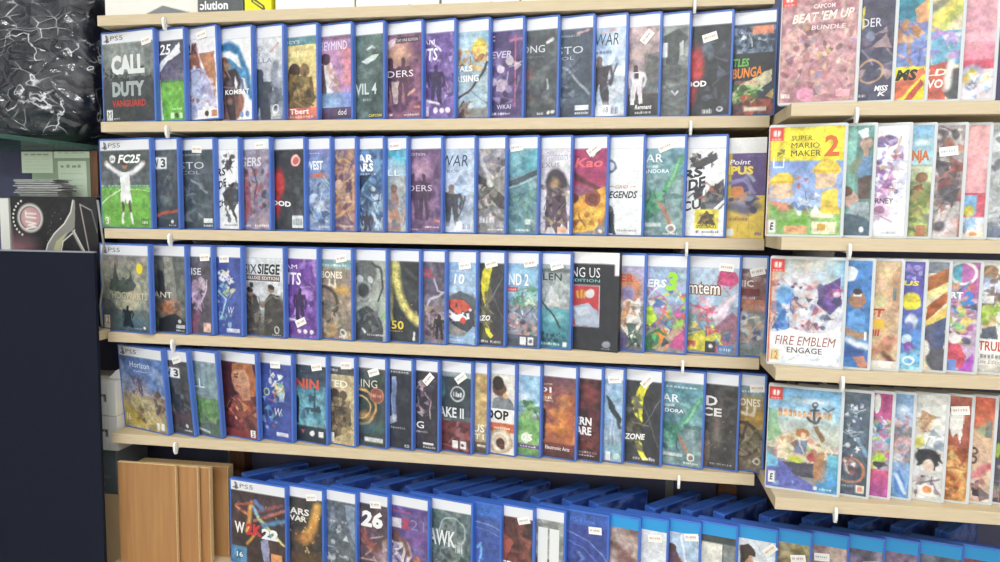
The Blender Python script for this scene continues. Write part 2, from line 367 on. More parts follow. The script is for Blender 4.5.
ROW1 = [
 (158.7, 'grey war game case lettered in white and red starting the top row', [
   G(.11, .5, '#8b9391', '#5a6062'), N('#9aa29f #7b8381 #5c6464', 11, 4, (0, .11, 1, .5), .7), G(.5, 1, '#454a4e', '#33383d'), N('#4d5256 #3a3f44 #31363b', 12, 5, (0, .52, 1, 1), .5),
   B(13, 40, '#3b3f41 #2c3033 #6b7172', (0, .4, 1, .53), .02, .045), T('CALL', .17, .25, .83, .47, '#dfe3e3', 0, .06), B(14, 22, '#494e50 #5a5f60', (.3, .4, .75, .5), .012, .03, .9),
   T('OF', .41, .485, .58, .515, '#8f9798'), T('DUTY', .18, .55, .82, .72, '#a8b1b3', 0, .06), B(15, 18, '#4a5054 #5b6166', (.18, .56, .82, .72), .008, .02, .6), T('VANGUARD', .17, .755, .84, .835, '#b9423b', 0, .03),
   R(.05, .86, .17, .985, '#e4e6e6'), T('M', .075, .88, .15, .95, '#22252a'), TS(3, 5, .2, .955, .32, .975, '#d5d8da')], dict(stick=(.88, .115, 12))),
 (188.7, 'blue football game case with white sleeve over a green pitch, second on the top row', [
   G(.11, .45, '#4b5058', '#5a5570'), N('#6a6585 #4f4a66 #7d7aa0', 21, 12, (-1, .4, 1, .58), .8), G(.56, 1, '#78b84d', '#5fae3e'), R(-1, .555, 1, .575, '#4c8f4f'),
   T('FC 25', -.55, .155, .52, .27, '#f2f3f3', .18, .02), P([(-.2, .44), (.75, .17), (.9, .26), (.4, .34), (-.2, .56)], '#e8eaf0'), P([(-.2, .3), (.05, .4), (.12, .75), (.18, 1), (-.2, 1)], '#dfe4ee'),
   P([(.55, .27), (.86, .14), (.88, .2), (.7, .27)], '#f4f4f6'), TS(5, 6, .5, .86, .9, .885, '#e8f0e0'), R(.45, .915, .6, .98, '#e8f0e0', .8), C(.7, .95, .03, '#3d4d35'), R(.8, .92, .92, .98, '#dfe8d4', .7)], {}),
 (222.5, 'blue basketball game case with raised arms against a tan panel on the top row', [
   R(-1, .11, 1, 1, '#eceaf2'), P([(.45, .27), (.95, .27), (.95, .8), (.8, .62), (.62, .5)], '#b97d5c'), P([(.42, .4), (.62, .5), (.9, .72), (.98, .9), (.5, .8)], '#b9b4d8'), B(31, 16, '#cfcbe6 #a7a2cf #e7e2f1', (.4, .5, .95, .86), .03, .07, .7),
   T('2K', .0, .16, .36, .28, '#43424f', .1, .02), L([(.12, .45), (.2, .3), (.28, .19)], .035, '#9a5f4c'), L([(.4, .5), (.38, .33), (.27, .2)], .035, '#8d5445'), C(.28, .36, .05, '#8d5445'),
   P([(.05, .45), (.45, .45), (.5, .95), (-.05, 1)], '#b6bfe0'), B(32, 16, '#7d86b8 #dfe3f2 #8d5a50', (0, .45, .42, .92), .03, .06, .7), R(.3, .9, 1, 1, '#f4f2f4'), C(.62, .945, .034, '#3b3135'), R(.78, .91, .97, .98, '#d58a6a')], dict(roll=1.5, stick=(.55, .08, 10))),
 (256, 'white fighting game case with a blue dragon arc and dark fighter on the top row', [
   R(-1, .11, 1, 1, '#f1f2f5'), L([(-.1, .22), (.3, .2), (.6, .28), (.85, .48), (.97, .75)], .035, '#3a7fb5'), L([(0, .2), (.25, .18), (.52, .24)], .045, '#2f6fa6'), P([(0, .35), (.25, .33), (.6, .42), (.85, .46), (.8, .56), (.5, .52), (.2, .44)], '#4a93c8'),
   L([(.5, .5), (.68, .58), (.72, .68), (.95, .72)], .02, '#4d6f9a'), C(.28, .82, .2, '#8a5c50'), C(.2, .78, .14, '#6f4f4d'), H(.08, .3, .75, '#3b3138', '#7a5547', w=1.3), B(41, 12, '#5b4a4f #80624f #a9846a', (-.1, .4, .3, .8), .03, .06), 
   T('KOMBAT', .1, .665, .92, .72, '#fbfbfb', 0, .02), T('MORTAL', .2, .63, .7, .66, '#7f8a96'), C(.65, .94, .028, '#6c86bd'), C(.84, .94, .026, '#6c86bd')], {}),
 (287, 'pale grey saga game case with misty warrior and raised fist on the top row', [
   G(.11, .6, '#e4e6ec', '#b3bac6'), G(.6, 1, '#b3bac6', '#73808f'), N('#c9ced8 #9aa5b4 #6b7787', 51, 4, (-1, .55, 1, 1), .7), T('ASSASSIN\'S', -1.0, .2, .3, .25, '#8a93a5'), T('CREED', -.7, .27, .18, .31, '#8a93a5'), T('VALHALLA', -.9, .335, .62, .385, '#6f7b90'),
   H(.1, .43, .8, '#3c434f', w=1.5), L([(.72, .62), (.7, .5), (.76, .42)], .05, '#848da0'), C(.76, .42, .045, '#7b8496'), P([(.45, .72), (.95, .66), (1, .8), (.5, .85)], '#5b6675', .8), RING(.72, .89, .04, .012, '#f4f6f8'), TS(5, 6, .58, .945, .88, .96, '#f4f6f8'), L([(.6, .27), (.85, .18)], .012, '#d4a0a0')], {}),
 (320.7, 'yellow shooter game case with two soldiers in profile on the top row', [
   R(-1, .11, 1, 1, '#e8d48a'), R(-1, .11, 1, .205, '#5f8b95'), T("TOM CLANCY'S", -.9, .15, .45, .185, '#e8eef0'), G(.6, 1, '#e2c878', '#c9925a'), T('BREAKPOINT', -1, .27, .75, .33, '#f1e7c0'),
   C(.26, .48, .085, '#44332d'), C(.62, .47, .075, '#8a6a48'), P([(-.1, .55), (.4, .52), (.85, .55), (.95, .8), (.7, .9), (0, .9)], '#6f5a39'), B(61, 30, '#8d7443 #4f422e #a38c58 #3d362a', (-.05, .52, .85, .86), .03, .06), R(-1, .88, 1, 1, '#cf6a5c'), T('Tbert', .1, .885, .75, .945, '#fbf3ee', 0, .02), TS(6, 10, 0, .96, .9, .985, '#f3d9d0')], {}),
 (355, 'pink and violet story game case with a seated pale figure on the top row', [
   R(-1, .11, 1, 1, '#b98fc0'), N('#d7b4dc #a27fc0 #c08fb5 #8d86cf', 71, 4, (-1, .11, 1, 1), .8), GX(.6, 1, '#c58fb5', '#e07f78', .25, .65, .8), T('BEYMIND', .02, .175, .88, .265, '#f0e4f0', 0, 0), R(-1, .11, 1, .16, '#6b4a58', .6),
   P([(.1, .4), (.35, .4), (.55, .75), (.35, 1), (0, 1)], '#d9d6d2'), C(.18, .36, .07, '#4a3340'), P([(0, .42), (.12, .42), (.2, .72), (0, .75)], '#584a58'), L([(.3, .45), (.5, .62), (.55, .7)], .04, '#c8a090'), B(72, 14, '#7f5a7a #e9d8e4 #9c7aa5', (.35, .4, .7, .8), .03, .06, .6), GX(.55, 1, '#7aa4d8', '#6f8fe0', .72, .9, .8), G(.88, 1, '#5a4668', '#4b3a58'), T('dod', .58, .9, .85, .96, '#f0eef4')], {}),
 (387, 'dark green horror game case with pale streak and number four on the top row', [
   G(.11, 1, '#566e6c', '#3c5054'), N('#6d8480 #4b6160 #37494c #566c68', 81, 5, (-1, .11, 1, 1), .7), L([(.45, .27), (.62, .24), (.72, .255)], .012, '#c8d6d4'), P([(.25, .4), (.6, .33), (.88, .32), (.7, .39), (.4, .43)], '#cfdcd9'), L([(.1, .52), (.9, .48)], .05, '#7a908c', .4),
   T('EVIL 4', -.12, .625, .78, .745, '#cfd9d8', 0, .02), T('RESIDENT', -.9, .625, -.2, .745, '#b06a62'), TS(7, 5, .3, .79, .6, .81, '#b9c6c4'), T('CAPCOM', .5, .955, .95, .985, '#d3c65a', 0, .03)], {}),
 (425, 'purple looter game case with two figures before an orange glow on the top row', [
   R(-1, .11, 1, 1, '#74476a'), N('#8d5578 #5b3a63 #a26a80 #4a3158', 91, 5, (-1, .11, 1, 1), .7), E(.35, .33, .55, .22, '#e8b894', .9, .8), E(.25, .65, .35, .25, '#d9a08a', .6, .9), R(.27, .15, .93, .21, '#4b3b48'), T('DAY ONE EDITION', .3, .165, .9, .195, '#e6dce2'), P([(.02, .18), (.3, .15), (.25, .24), (.05, .27)], '#e8dce4', .8),
   H(.48, .36, .5, '#5a3a4e', w=.9), H(.1, .35, .55, '#493048', w=1.2), P([(.15, .6), (.38, .6), (.32, .85), (.2, .85)], '#e9d0c8', .7), T('OUTRIDERS', -1.0, .495, .78, .565, '#ece3ea'), L([(.65, .75), (.8, .7)], .015, '#e8b0a0'), R(.8, .87, .97, .9, '#d98060'), TS(8, 8, .05, .945, .2, .97, '#eee'), TS(9, 8, .5, .955, .95, .975, '#eee')], {}),
 (457.5, 'violet city game case with white brush lettering and a striding figure on the top row', [
   R(-1, .11, 1, 1, '#7c62ac'), N('#9a7fc6 #6a5198 #5a4384 #b49fd8', 101, 6, (-1, .11, 1, 1), .8), B(102, 24, '#c9b6e6 #4b3a74 #a583c8', (0, .3, 1, .85), .02, .05, .7), T('GOTHAM', -.9, .18, .35, .23, '#efe9f6'), T('KNIGHTS', -1.0, .27, .45, .4, '#f2edf8', .1, .02),
   H(.4, .44, .42, '#3a2d52', w=1.0), L([(.05, .82), (.5, .86)], .015, '#efe6f4'), R(.0, .88, .15, .98, '#dcd3ea'), C(.38, .925, .03, '#efe9f6'), C(.6, .925, .03, '#efe9f6'), C(.8, .925, .03, '#efe9f6'), L([(.25, .2), (.55, .3)], .012, '#e6dff0')], {}),
 (491.7, 'sky blue myth game case with a golden city and long bow on the top row', [
   G(.11, .5, '#8fc0e0', '#a5cbe0'), N('#8ab9dc #a9cfe6 #c7dbe0', 111, 4, (-1, .11, 1, .9), .6), C(.72, .28, .09, '#e4cf5a'), TS(11, 5, .5, .25, .92, .27, '#b9a03a'), B(112, 40, '#c98f5a #b07a4a #e0b070 #8f6a48 #dfc48a', (-.1, .3, 1, .5), .02, .05), T('IMMORTALS', -.9, .46, .5, .52, '#fbfbf8', 0, .015), T('RISING', -.02, .56, .7, .63, '#fbfbf8', 0, .015),
   L([(0, .8), (.35, .74), (.7, .62), (.98, .44)], .012, '#3f3a3c'), L([(.45, .72), (.98, .86)], .008, '#3f4a58'), N('#9cc4dd #c6dce6 #7fa9c6', 113, 6, (-1, .64, 1, .9), .6), L([(0, .8), (.35, .74), (.7, .62), (.98, .44)], .012, '#3f3a3c'), B(114, 14, '#4a3a3c #6b5148 #8a7468', (.15, .86, .45, 1), .03, .06)], {}),
 (525.5, 'purple game case with pale faces and a thin red pole on the top row', [
   R(-1, .11, 1, 1, '#5a4a7e'), N('#6c5a94 #4b3d70 #3d3462 #80699e', 121, 5, (-1, .11, 1, 1), .7), R(.76, .16, .8, .9, '#c75878'), L([(.6, .22), (.95, .2)], .014, '#b86a90'), T('EVER', 0.0, .32, .66, .39, '#cfc4e0', .15, .02), T('F', 0, .16, .12, .26, '#cfc4e0'),
   B(122, 16, '#d8c8d8 #a78fb4 #3a3054 #8d78a8', (.05, .45, .95, .7), .03, .06, .8), C(.35, .67, .07, '#b9a6bc'), C(.6, .42, .05, '#cdbccd'), C(.3, .5, .045, '#d8cbd8'), B(123, 14, '#2f2848 #5b4a80 #9a86b0', (0, .7, .75, .95), .03, .06, .8), T('WKAI', .2, .87, .65, .915, '#ded6ea'), TS(12, 9, .05, .95, .65, .975, '#fff')], {}),
 (560, 'charcoal dynasty game case with spaced capitals and faint red ember on the top row', [
   G(.11, 1, '#5c6066', '#474d52'), N('#6d7278 #4a5056 #3d4348 #767c80', 131, 5, (-1, .11, 1, 1), .7), T('WO LONG', -1.0, .27, .62, .345, '#d9dadb'), L([(.7, .25), (.85, .22)], .02, '#dcdcdc'), TS(13, 8, .05, .38, .6, .395, '#a9adb0'), E(.1, .56, .25, .08, '#a05a55', .8, .9), L([(.7, .62), (.75, .72)], .01, '#b7babd'), B(132, 10, '#6d5a55 #7a6f68', (0, .68, .3, .9), .03, .05, .5), TS(14, 4, .4, .95, .6, .98, '#d8d8d8'), C(.75, .962, .022, '#e6e6e6'), C(.88, .962, .022, '#e6e6e6')], {}),
 (595, 'slate space horror game case with curved shoulder armour on the top row', [
   G(.11, 1, '#4a5666', '#3d4756'), N('#56647a #414c5e #343e4e', 141, 5, (-1, .11, 1, 1), .7), T('CALLISTO', -1.2, .29, .72, .365, '#cfd5dc'), T('PROTOCOL', -1.2, .39, .45, .425, '#b4bcc6'), TS(15, 8, .02, .175, .65, .195, '#aab4c0'), L([(.55, .17), (.9, .13)], .012, '#cfa3a0'),
   L([(.1, .5), (.3, .53), (.5, .62), (.9, .78)], .014, '#98a4b2'), B(142, 18, '#6d7a8b #2c3543 #8592a2', (0, .48, .5, .85), .03, .06, .6), R(.5, .89, .92, .94, '#dde2e6'), TS(16, 7, .5, .955, .92, .98, '#e8ebee')], {}),
 (629, 'pale blue norse game case with archer and black brush lettering on the top row', [
   G(.11, .6, '#a3c1e6', '#d3e1f2'), N('#b6cfee #e2ebf6 #90b0da', 151, 4, (-1, .11, 1, 1), .7), T('WAR', .02, .17, .78, .29, '#3d4656', .15, 0), TS(17, 5, .05, .34, .6, .37, '#5f6c80'), P([(.5, .5), (.7, .4), (.85, .5)], '#9fb4d2'), H(.16, .38, .55, '#3f3a40', '#6f5c54', w=1.25), L([(.3, .74), (.62, .62), (.72, .48)], .01, '#4a4f60'), L([(.22, .6), (.6, .66)], .008, '#4a4f60'), E(.4, .95, .9, .12, '#eef3fa', .9, .7), R(.3, .89, .52, .985, '#f6f8fa'), T('18', .34, .905, .48, .965, '#5a6270'), TS(18, 6, .56, .9, .8, .98, '#5a6a88'), L([(.25, .16), (.7, .14)], .01, '#d8a49c')], {}),
 (662.5, 'dusky pink game case with a small white walker before rubble on the top row', [
   G(.11, .6, '#c9a8ac', '#b09a9a'), N('#d6bcbc #a88e90 #8d8486 #bfa6a2', 161, 5, (-1, .11, 1, .65), .7), P([(.65, .4), (1, .36), (1, .9), (.4, .95), (.55, .6)], '#5f6264', .8), N('#4d5052 #6a6c6c #3c3f42', 162, 6, (.5, .42, 1, .85), .6), G(.78, 1, '#4a4748', '#2f3036'), H(.28, .48, .4, '#e6e0e4', '#4b3d40', w=1.0), R(.2, .57, .36, .63, '#3c3540'), T('Remnant', .25, .89, .8, .935, '#f2f0f0', .2, .02), TS(19, 8, .25, .955, .8, .98, '#e8e8e8')], dict(stick=(.6, .22, 50))),
 (691.5, 'grey green game case with a huge dark helmet close up on the top row', [
   G(.11, 1, '#9aa29e', '#6a706f'), N('#a9b2ac #7d8482 #5d6363', 171, 5, (-1, .11, 1, 1), .7), P([(.05, .2), (.6, .15), (.95, .24), (.7, .4), (.6, .52), (.2, .5)], '#4a4f50'), P([(.05, .27), (.22, .27), (.22, .42), (.02, .42)], '#e9ede9'), P([(.62, .3), (.8, .27), (.85, .4), (.7, .42)], '#dfe4e0', .8), RING(.15, .6, .1, .02, '#5a605f'), R(.3, .5, .75, .62, '#54595a'), L([(0, .66), (1, .6)], .05, '#4a5052', .7), G(.7, 1, '#565b5e', '#4a4e54', a=.7), L([(.4, .76), (.5, .79), (.6, .76)], .012, '#e9ecec'), B(172, 12, '#7a807f #3d4244 #8d9492', (0, .6, 1, 1), .03, .07, .5)], {}),
 (733.5, 'black vampire game case with a vertical red smear and white tag on the top row', [
   R(-1, .11, 1, 1, '#2f3138'), N('#3d3f48 #26282e #4a4c56', 181, 6, (-1, .11, 1, 1), .7), E(.15, .5, .26, .24, '#cf3b3d', .95, .5), E(.08, .78, .14, .14, '#b53336', .8, .6), P([(0, .85), (.2, .74), (.05, .95)], '#7a2a2e', .7), B(182, 26, '#5a6472 #3d4652 #6f7a88 #23262c', (.42, .3, .98, .85), .03, .07, .5), T('BLOOD', -.35, .655, .42, .715, '#f4f4f4', 0, .04), TS(20, 6, .33, .93, .58, .985, '#eaeaea'), C(.78, .945, .03, '#dfe4ea'), C(.78, .94, .016, '#44495a')], dict(stick=(.47, .235, 14))),
 (777.5, 'navy framed comic game case with green and orange lettering ending the top row', [
   R(-1, .11, 1, 1, '#2c3a50'), N('#2a3448 #7f94ac #2b4058 #a9b8c6', 191, 11, (-1, .14, 1, .4), .8), B(192, 26, '#e8eef2 #22304a #6d8aa8 #161c28', (0, .17, 1, .38), .02, .045, .8), R(.45, .14, .95, .22, '#e98a6a'), R(-1, .4, 1, .66, '#2a2c33'), T('TLES', .02, .445, .4, .525, '#6fc04a', .15, .03), T('BUNGA', .0, .545, .72, .645, '#f0933a', .1, .03, -.02), T('COLLECTION', .06, .665, .6, .695, '#e07a48', .1, .01),
   P([(0, .74), (.45, .66), (.95, .56), (.95, .68), (.55, .8), (0, .86)], '#e6dcb4'), B(193, 30, '#7fae5a #4d7a3c #a8c878 #3a5c34', (0, .72, .6, .88), .03, .06), B(194, 34, '#b5523f #8d3a32 #d98a5a #5a2f2a #e3c06a', (.05, .82, .98, 1), .03, .06), R(.3, .925, .85, .965, '#f0e8d8', .85)], dict(shell='navy')),
]

ROW2 = [
 (155, 'blue football game case with arms spread player starting the second row', [
   G(.11, .45, '#4c5458', '#51575c'), N('#474e53 #5d646a #6e6a80', 211, 14, (0, .36, 1, .53), .8), R(0, .51, 1, .54, '#4d8a6a'), TS(30, 14, 0, .515, 1, .53, '#b9d8cc'), G(.54, 1, '#74b64a', '#63aa3e'), L([(0, .72), (.38, .57), (.42, .56)], .009, '#e2efdc'), L([(.42, .56), (1, .585)], .005, '#b9d9a8'),
   C(.245, .215, .05, '#f6f7f7'), T('EA', .21, .195, .285, .235, '#4a5056', .2, .03), T('FC25', .36, .165, .83, .265, '#f6f7f7', .25, .035), 
   L([(.12, .27), (.3, .36), (.42, .385)], .03, '#eef0f3'), L([(.88, .27), (.7, .36), (.58, .385)], .03, '#eef0f3'), C(.1, .255, .02, SK), C(.9, .255, .02, SK), P([(.4, .36), (.61, .36), (.6, .62), (.41, .62)], '#f0f1f4'), P([(.4, .6), (.61, .6), (.63, .72), (.52, .73), (.5, .67), (.48, .73), (.4, .72)], '#f4f5f7'), C(.505, .29, .045, '#a8755c'), E(.505, .262, .07, .03, '#4a3830'),
   L([(.44, .72), (.45, .84)], .02, '#4c3d38'), L([(.59, .72), (.61, .84)], .02, '#4c3d38'), L([(.45, .84), (.43, .95)], .018, '#f0f1f4'), L([(.61, .84), (.63, .95)], .018, '#f0f1f4'), R(.05, .87, .17, .985, '#9cc86a'), T('3', .08, .885, .14, .97, '#f3f7ea', 0, .03), R(.8, .9, .97, .98, '#4c7a3a', .8), TS(31, 4, .82, .92, .95, .96, '#eaf3e2')], {}),
 (182.5, 'blue fantasy game case with boxed numeral and red streaked ground on the second row', [
   G(.11, 1, '#465158', '#3b4450'), N('#55626a #3d4750 #333c46 #5d6a66', 221, 5, (-1, .11, 1, 1), .7), R(.0, .2, .55, .33, '#f1f2f2'), T('W', -.1, .215, .2, .315, '#3a434a', 0, .02), T('3', .3, .215, .5, .315, '#3a434a', 0, .03), E(.5, .68, .3, .1, '#6d7a80', .7, .8), B(222, 16, '#2f3840 #6a747a #4a3f44', (.05, .4, .8, .8), .03, .06, .7), L([(.1, .86), (.6, .82), (.98, .8)], .018, '#b8503c'), G(.9, 1, '#2f3a48', '#2a3442'), C(.75, .93, .022, '#dfe4ea'), TS(32, 5, .6, .96, .9, .98, '#dfe4ea')], {}),
 (218, 'blue space horror game case with crouching armoured back on the second row', [
   G(.11, 1, '#49545e', '#3c464f'), N('#57636e #404b55 #343e48', 231, 5, (-1, .11, 1, 1), .7), T('CALLISTO', -1.2, .25, .72, .33, '#cfd5da'), T('PROTOCOL', -1.1, .35, .6, .39, '#a9b2bb'), TS(33, 7, .02, .16, .65, .18, '#aab2ba'), L([(.3, .46), (.55, .5), (.8, .6)], .014, '#8f9ca6'), B(232, 22, '#6b7782 #2a343e #84919b', (0, .42, .7, .9), .03, .07, .6), R(.68, .89, .97, .94, '#e3e6e8'), TS(34, 6, .68, .955, .97, .98, '#e8ebee')], dict(stick=(.52, .11, -3))),
 (243, 'white motorsport game case with a stunt bike in black ink on the second row', [
   R(-1, .11, 1, 1, '#eef0f2'), P([(.35, .3), (.7, .2), (.75, .28), (.5, .36)], '#3d3c42'), B(241, 14, '#2f2f36 #6a5f60 #4a4650', (.3, .17, .8, .34), .02, .04), T('RIDERS', -.9, .37, .4, .46, '#33343a', .1, .03, -.06), T('IDE', -.02, .48, .42, .57, '#33343a', 0, .03, -.05), T('CH', .0, .7, .35, .78, '#33343a', 0, .03, -.05), P([(.2, .6), (.75, .48), (1, .5), (1, .7), (.8, .8), (1, .95), (.75, .85), (.45, .72)], '#3b3f4a'), B(242, 22, '#24262e #5a5f6d #83878f #4a4038', (.3, .5, 1, .9), .03, .05), TS(35, 9, .3, .945, .95, .97, '#8a8f98')], {}),
 (273.7, 'blue superhero team game case in red and violet haze on the second row', [
   R(-1, .11, 1, 1, '#8d839c'), N('#a79cb4 #7d748e #b59a9c #5f5872', 251, 5, (-1, .11, 1, 1), .7), T('AVENGERS', -1.0, .2, .72, .3, '#d8d4de', .1, .025), B(252, 44, '#a04a4e #5a4a66 #7f6f90 #c0a0a0 #3f3a50 #6f86b0', (0, .35, 1, .9), .03, .07, .8), P([(0, .5), (.25, .42), (.35, .8), (.1, .95), (0, .95)], '#a35a66', .8), TS(36, 6, .05, .95, .3, .975, '#eee'), TS(37, 8, .45, .945, .98, .975, '#eee')], dict(stick=(.7, .07, 4))),
 (308, 'black vampire game case with red smear and round red seal on the second row', [
   R(-1, .11, 1, 1, '#33363c'), N('#454850 #2a2c32 #3a3d45', 261, 6, (-1, .11, 1, 1), .7), E(.2, .48, .26, .2, '#c43838', .95, .5), E(.12, .72, .2, .2, '#b53032', .8, .6), B(262, 18, '#565f6a #3d4650 #23262c', (.45, .35, .98, .8), .03, .07, .5), C(.75, .24, .075, '#c65b58'), RING(.75, .24, .055, .012, '#f0d8d4'), T('BLOOD', -.35, .66, .58, .72, '#f4f4f4', 0, .04, .03), R(.62, .84, .98, .98, '#dfe6ec'), TS(38, 4, .65, .87, .95, .95, '#9aa6b2')], {}),
 (334, 'icy blue monster game case with orange lettering over a pale giant on the second row', [
   G(.11, .4, '#7b82c2', '#5f78b4'), N('#8fa4d0 #5f7ab0 #b8cce4 #46608f', 271, 5, (-1, .2, 1, 1), .8), T('WEST', -.05, .24, .7, .34, '#eef2f8', 0, .03), T('RAHMIN', -.2, .37, .85, .43, '#c8784a', 0, .02), TS(39, 5, .0, .15, .6, .165, '#e6e8f4'), B(272, 30, '#cfdeee #6f8fc0 #3d5684 #9fb8d8', (0, .45, 1, .9), .03, .07, .8), TS(40, 7, .5, .95, 1, .975, '#eef')], {}),
 (359, 'amber and violet clock game case with swirling figures on the second row', [
   R(-1, .11, 1, 1, '#8a6f86'), N('#b08a6a #6a5480 #c9a27a #5a4468', 281, 6, (-1, .11, 1, 1), .85), RING(.5, .35, .12, .02, '#d8b07a'), B(282, 44, '#c98f5a #6a4a6a #e0b88a #503a58 #a06a58', (0, .17, 1, .9), .03, .07, .75), C(.25, .5, .06, '#cfae94'), L([(0, .86), (.9, .75), (.95, .3)], .02, '#d8a870', .8), TS(41, 8, .3, .94, .95, .965, '#f0e0d0')], {}),
 (386.7, 'blue space saga game case with white two-line title on the second row', [
   G(.11, .5, '#3f5f96', '#4a6c9e'), N('#5f8cc0 #34507f #86b4da #2c4268', 291, 5, (-1, .11, 1, 1), .8), T('STAR', -.55, .17, .62, .26, '#f4f6f8', 0, .04), T('WARS', -.55, .265, .62, .355, '#f4f6f8', 0, .04), TS(42, 6, .05, .375, .75, .395, '#dfe8f2'), P([(0, .4), (.6, .38), (.2, .5), (0, .62)], '#24324c'), B(292, 34, '#b8d6ee #6f9fcb #34527c #d8e8f4 #253a5c', (0, .45, 1, .95), .03, .08, .75), H(.35, .77, .3, '#3c3d48', w=1.1)], {}),
 (410, 'pale teal adventure game case with a tan robed figure on the second row', [
   G(.11, .4, '#4f9cc4', '#86b0ca'), N('#a7c3d4 #c7d0d6 #86a8c0', 301, 4, (-1, .2, 1, 1), .6), L([(.2, .15), (1, .25)], .04, '#48b4d0', .8), T('VALL', -.8, .34, .68, .4, '#eef4f6'), P([(.25, .55), (.5, .5), (.62, .72), (.72, 1), (.1, 1)], '#a8786c', .9), C(.4, .54, .05, '#7a5a54'), B(302, 18, '#c08a6c #8d6a64 #d8b49a #6f7f98', (0, .68, 1, 1), .03, .07, .7)], dict(stick=(.45, .085, 3))),
 (444.5, 'magenta game case with two dim figures under a pink burst on the second row', [
   R(-1, .11, 1, 1, '#684e78'), N('#7f5f8c #553f68 #94709a #45345a', 311, 5, (-1, .11, 1, 1), .7), E(.35, .33, .5, .16, '#d9a8c0', .85, .9), E(.35, .72, .45, .2, '#c088a8', .6, .9), T('EDITION', .0, .155, .5, .185, '#ded4e2'), H(.45, .37, .5, '#473550', w=.8), H(.1, .36, .5, '#513b5a', w=1.0), T('DERS', -.05, .5, .72, .565, '#d8cadb'), R(.78, .87, .97, .9, '#d07a68'), TS(43, 6, .05, .965, .3, .985, '#eee'), TS(44, 8, .5, .94, .95, .96, '#eee')], {}),
 (477.5, 'light blue norse game case with grey mountain behind an archer on the second row', [
   G(.11, .6, '#9dbade', '#b6cae4'), N('#aac3e4 #cfdcee #8da8d0', 321, 4, (-1, .11, 1, 1), .7), T('WAR', -.1, .18, .8, .3, '#414e66', .15, 0), T('ROK', .1, .335, .55, .365, '#5c6a82'), P([(.3, .5), (.55, .38), (.8, .5)], '#8799b8', .8), H(.26, .49, .45, '#4b4a52', '#86746a', w=1.2), L([(.45, .86), (.62, .76), (.68, .62)], .01, '#4b5468'), L([(.3, .68), (.6, .76)], .008, '#4b5468'), E(.5, .96, .9, .1, '#dfe8f4', .9, .7), R(.42, .89, .6, .98, '#f4f6f8'), TS(45, 6, .64, .9, .9, .97, '#5f7090')], {}),
 (508, 'grey vehicle game case with a diagonal gun barrel over rocks on the second row', [
   G(.11, .4, '#8e8cac', '#9a98a8'), N('#b3b0b8 #77757f #9f9a94 #5c5a5e', 331, 7, (-1, .11, 1, 1), .8), P([(.0, .4), (.1, .38), (.98, .62), (.98, .75), (.75, .72), (.1, .5)], '#4a484c'), B(332, 36, '#c9bfae #5b5856 #8d867c #3c3a3c #d9d2c4', (0, .15, 1, .88), .02, .06, .7), L([(.1, .15), (.5, .5)], .02, '#dfe0ea', .7), TS(46, 5, .1, .82, .7, .9, '#d8d6e0'), TS(47, 9, .4, .955, .95, .975, '#eee')], {}),
 (540, 'turquoise sea game case crossed by a dark beam on the second row', [
   G(.11, .4, '#5fb4c8', '#63a5b8'), N('#78bccb #4f90a2 #4a7f90 #8fc8cf', 341, 4, (-1, .11, 1, 1), .7), P([(.0, .46), (1, .34), (1, .4), (.0, .52)], '#4a5560'), L([(.0, .53), (1, .42)], .01, '#9fc8cf'), B(342, 24, '#5b8a86 #3f6a78 #7aa898 #375a6a', (0, .55, 1, .9), .04, .09, .55), R(.62, .85, .8, .91, '#dfeaea'), TS(48, 9, .3, .955, .8, .98, '#e6f0f0')], dict(stick=(.3, .1, 8))),
 (573, 'pale game case with a dark lantern headed creature on the second row', [
   R(-1, .11, 1, 1, '#dcd9e0'), N('#e8e6ec #c9c4d0 #d8d0d0', 351, 4, (-1, .11, 1, 1), .7), T('Phantom', .2, .15, .92, .24, '#a8a6c0', .25), T('NEXUS', -.12, .26, .65, .31, '#8784a0'), E(.55, .47, .42, .16, '#443c48', 1, .2), C(.5, .48, .08, '#b08a62', .9, .6), P([(.25, .55), (.85, .55), (.95, .95), (.75, .9), (.6, 1), (.35, .9), (.2, 1)], '#5b4d5c'), B(352, 34, '#342c3a #83727c #a89880 #4b3f50', (.1, .5, .95, .95), .02, .05, .8), R(.62, .93, .9, .985, '#d9a07a')], {}),
 (610, 'crimson and yellow game case with a giant masked face close up on the second row', [
   G(.11, .5, '#a3386a', '#c94a58'), N('#b8406a #8f3066 #d05a58', 361, 4, (-1, .11, 1, .6), .7), T('Kao', .05, .21, .9, .31, '#e0707a', .2, .03), L([(0, .38), (.5, .48), (.95, .58)], .03, '#5a2f3a'), P([(0, .62), (.4, .6), (.98, .5), (1, .8), (.7, .95), (0, 1)], '#e6a23e'), P([(0, .85), (.5, .7), (.9, .75), (.7, .95), (0, 1)], '#f0bd4a'), C(.62, .63, .085, '#8a4a3c'), C(.62, .63, .05, '#6a3434'), E(.06, .63, .16, .06, '#6a3434'), B(362, 12, '#7a3a34 #f6d070 #c97a34', (.1, .78, .9, .98), .02, .05, .8), C(.86, .965, .025, '#e8e0d0'), P([(.4, .13), (.75, .13), (.58, .21)], '#f3f2f0')], dict(stick=(.62, .13, 35))),
 (646, 'white racing game case with black slanted title on the second row', [
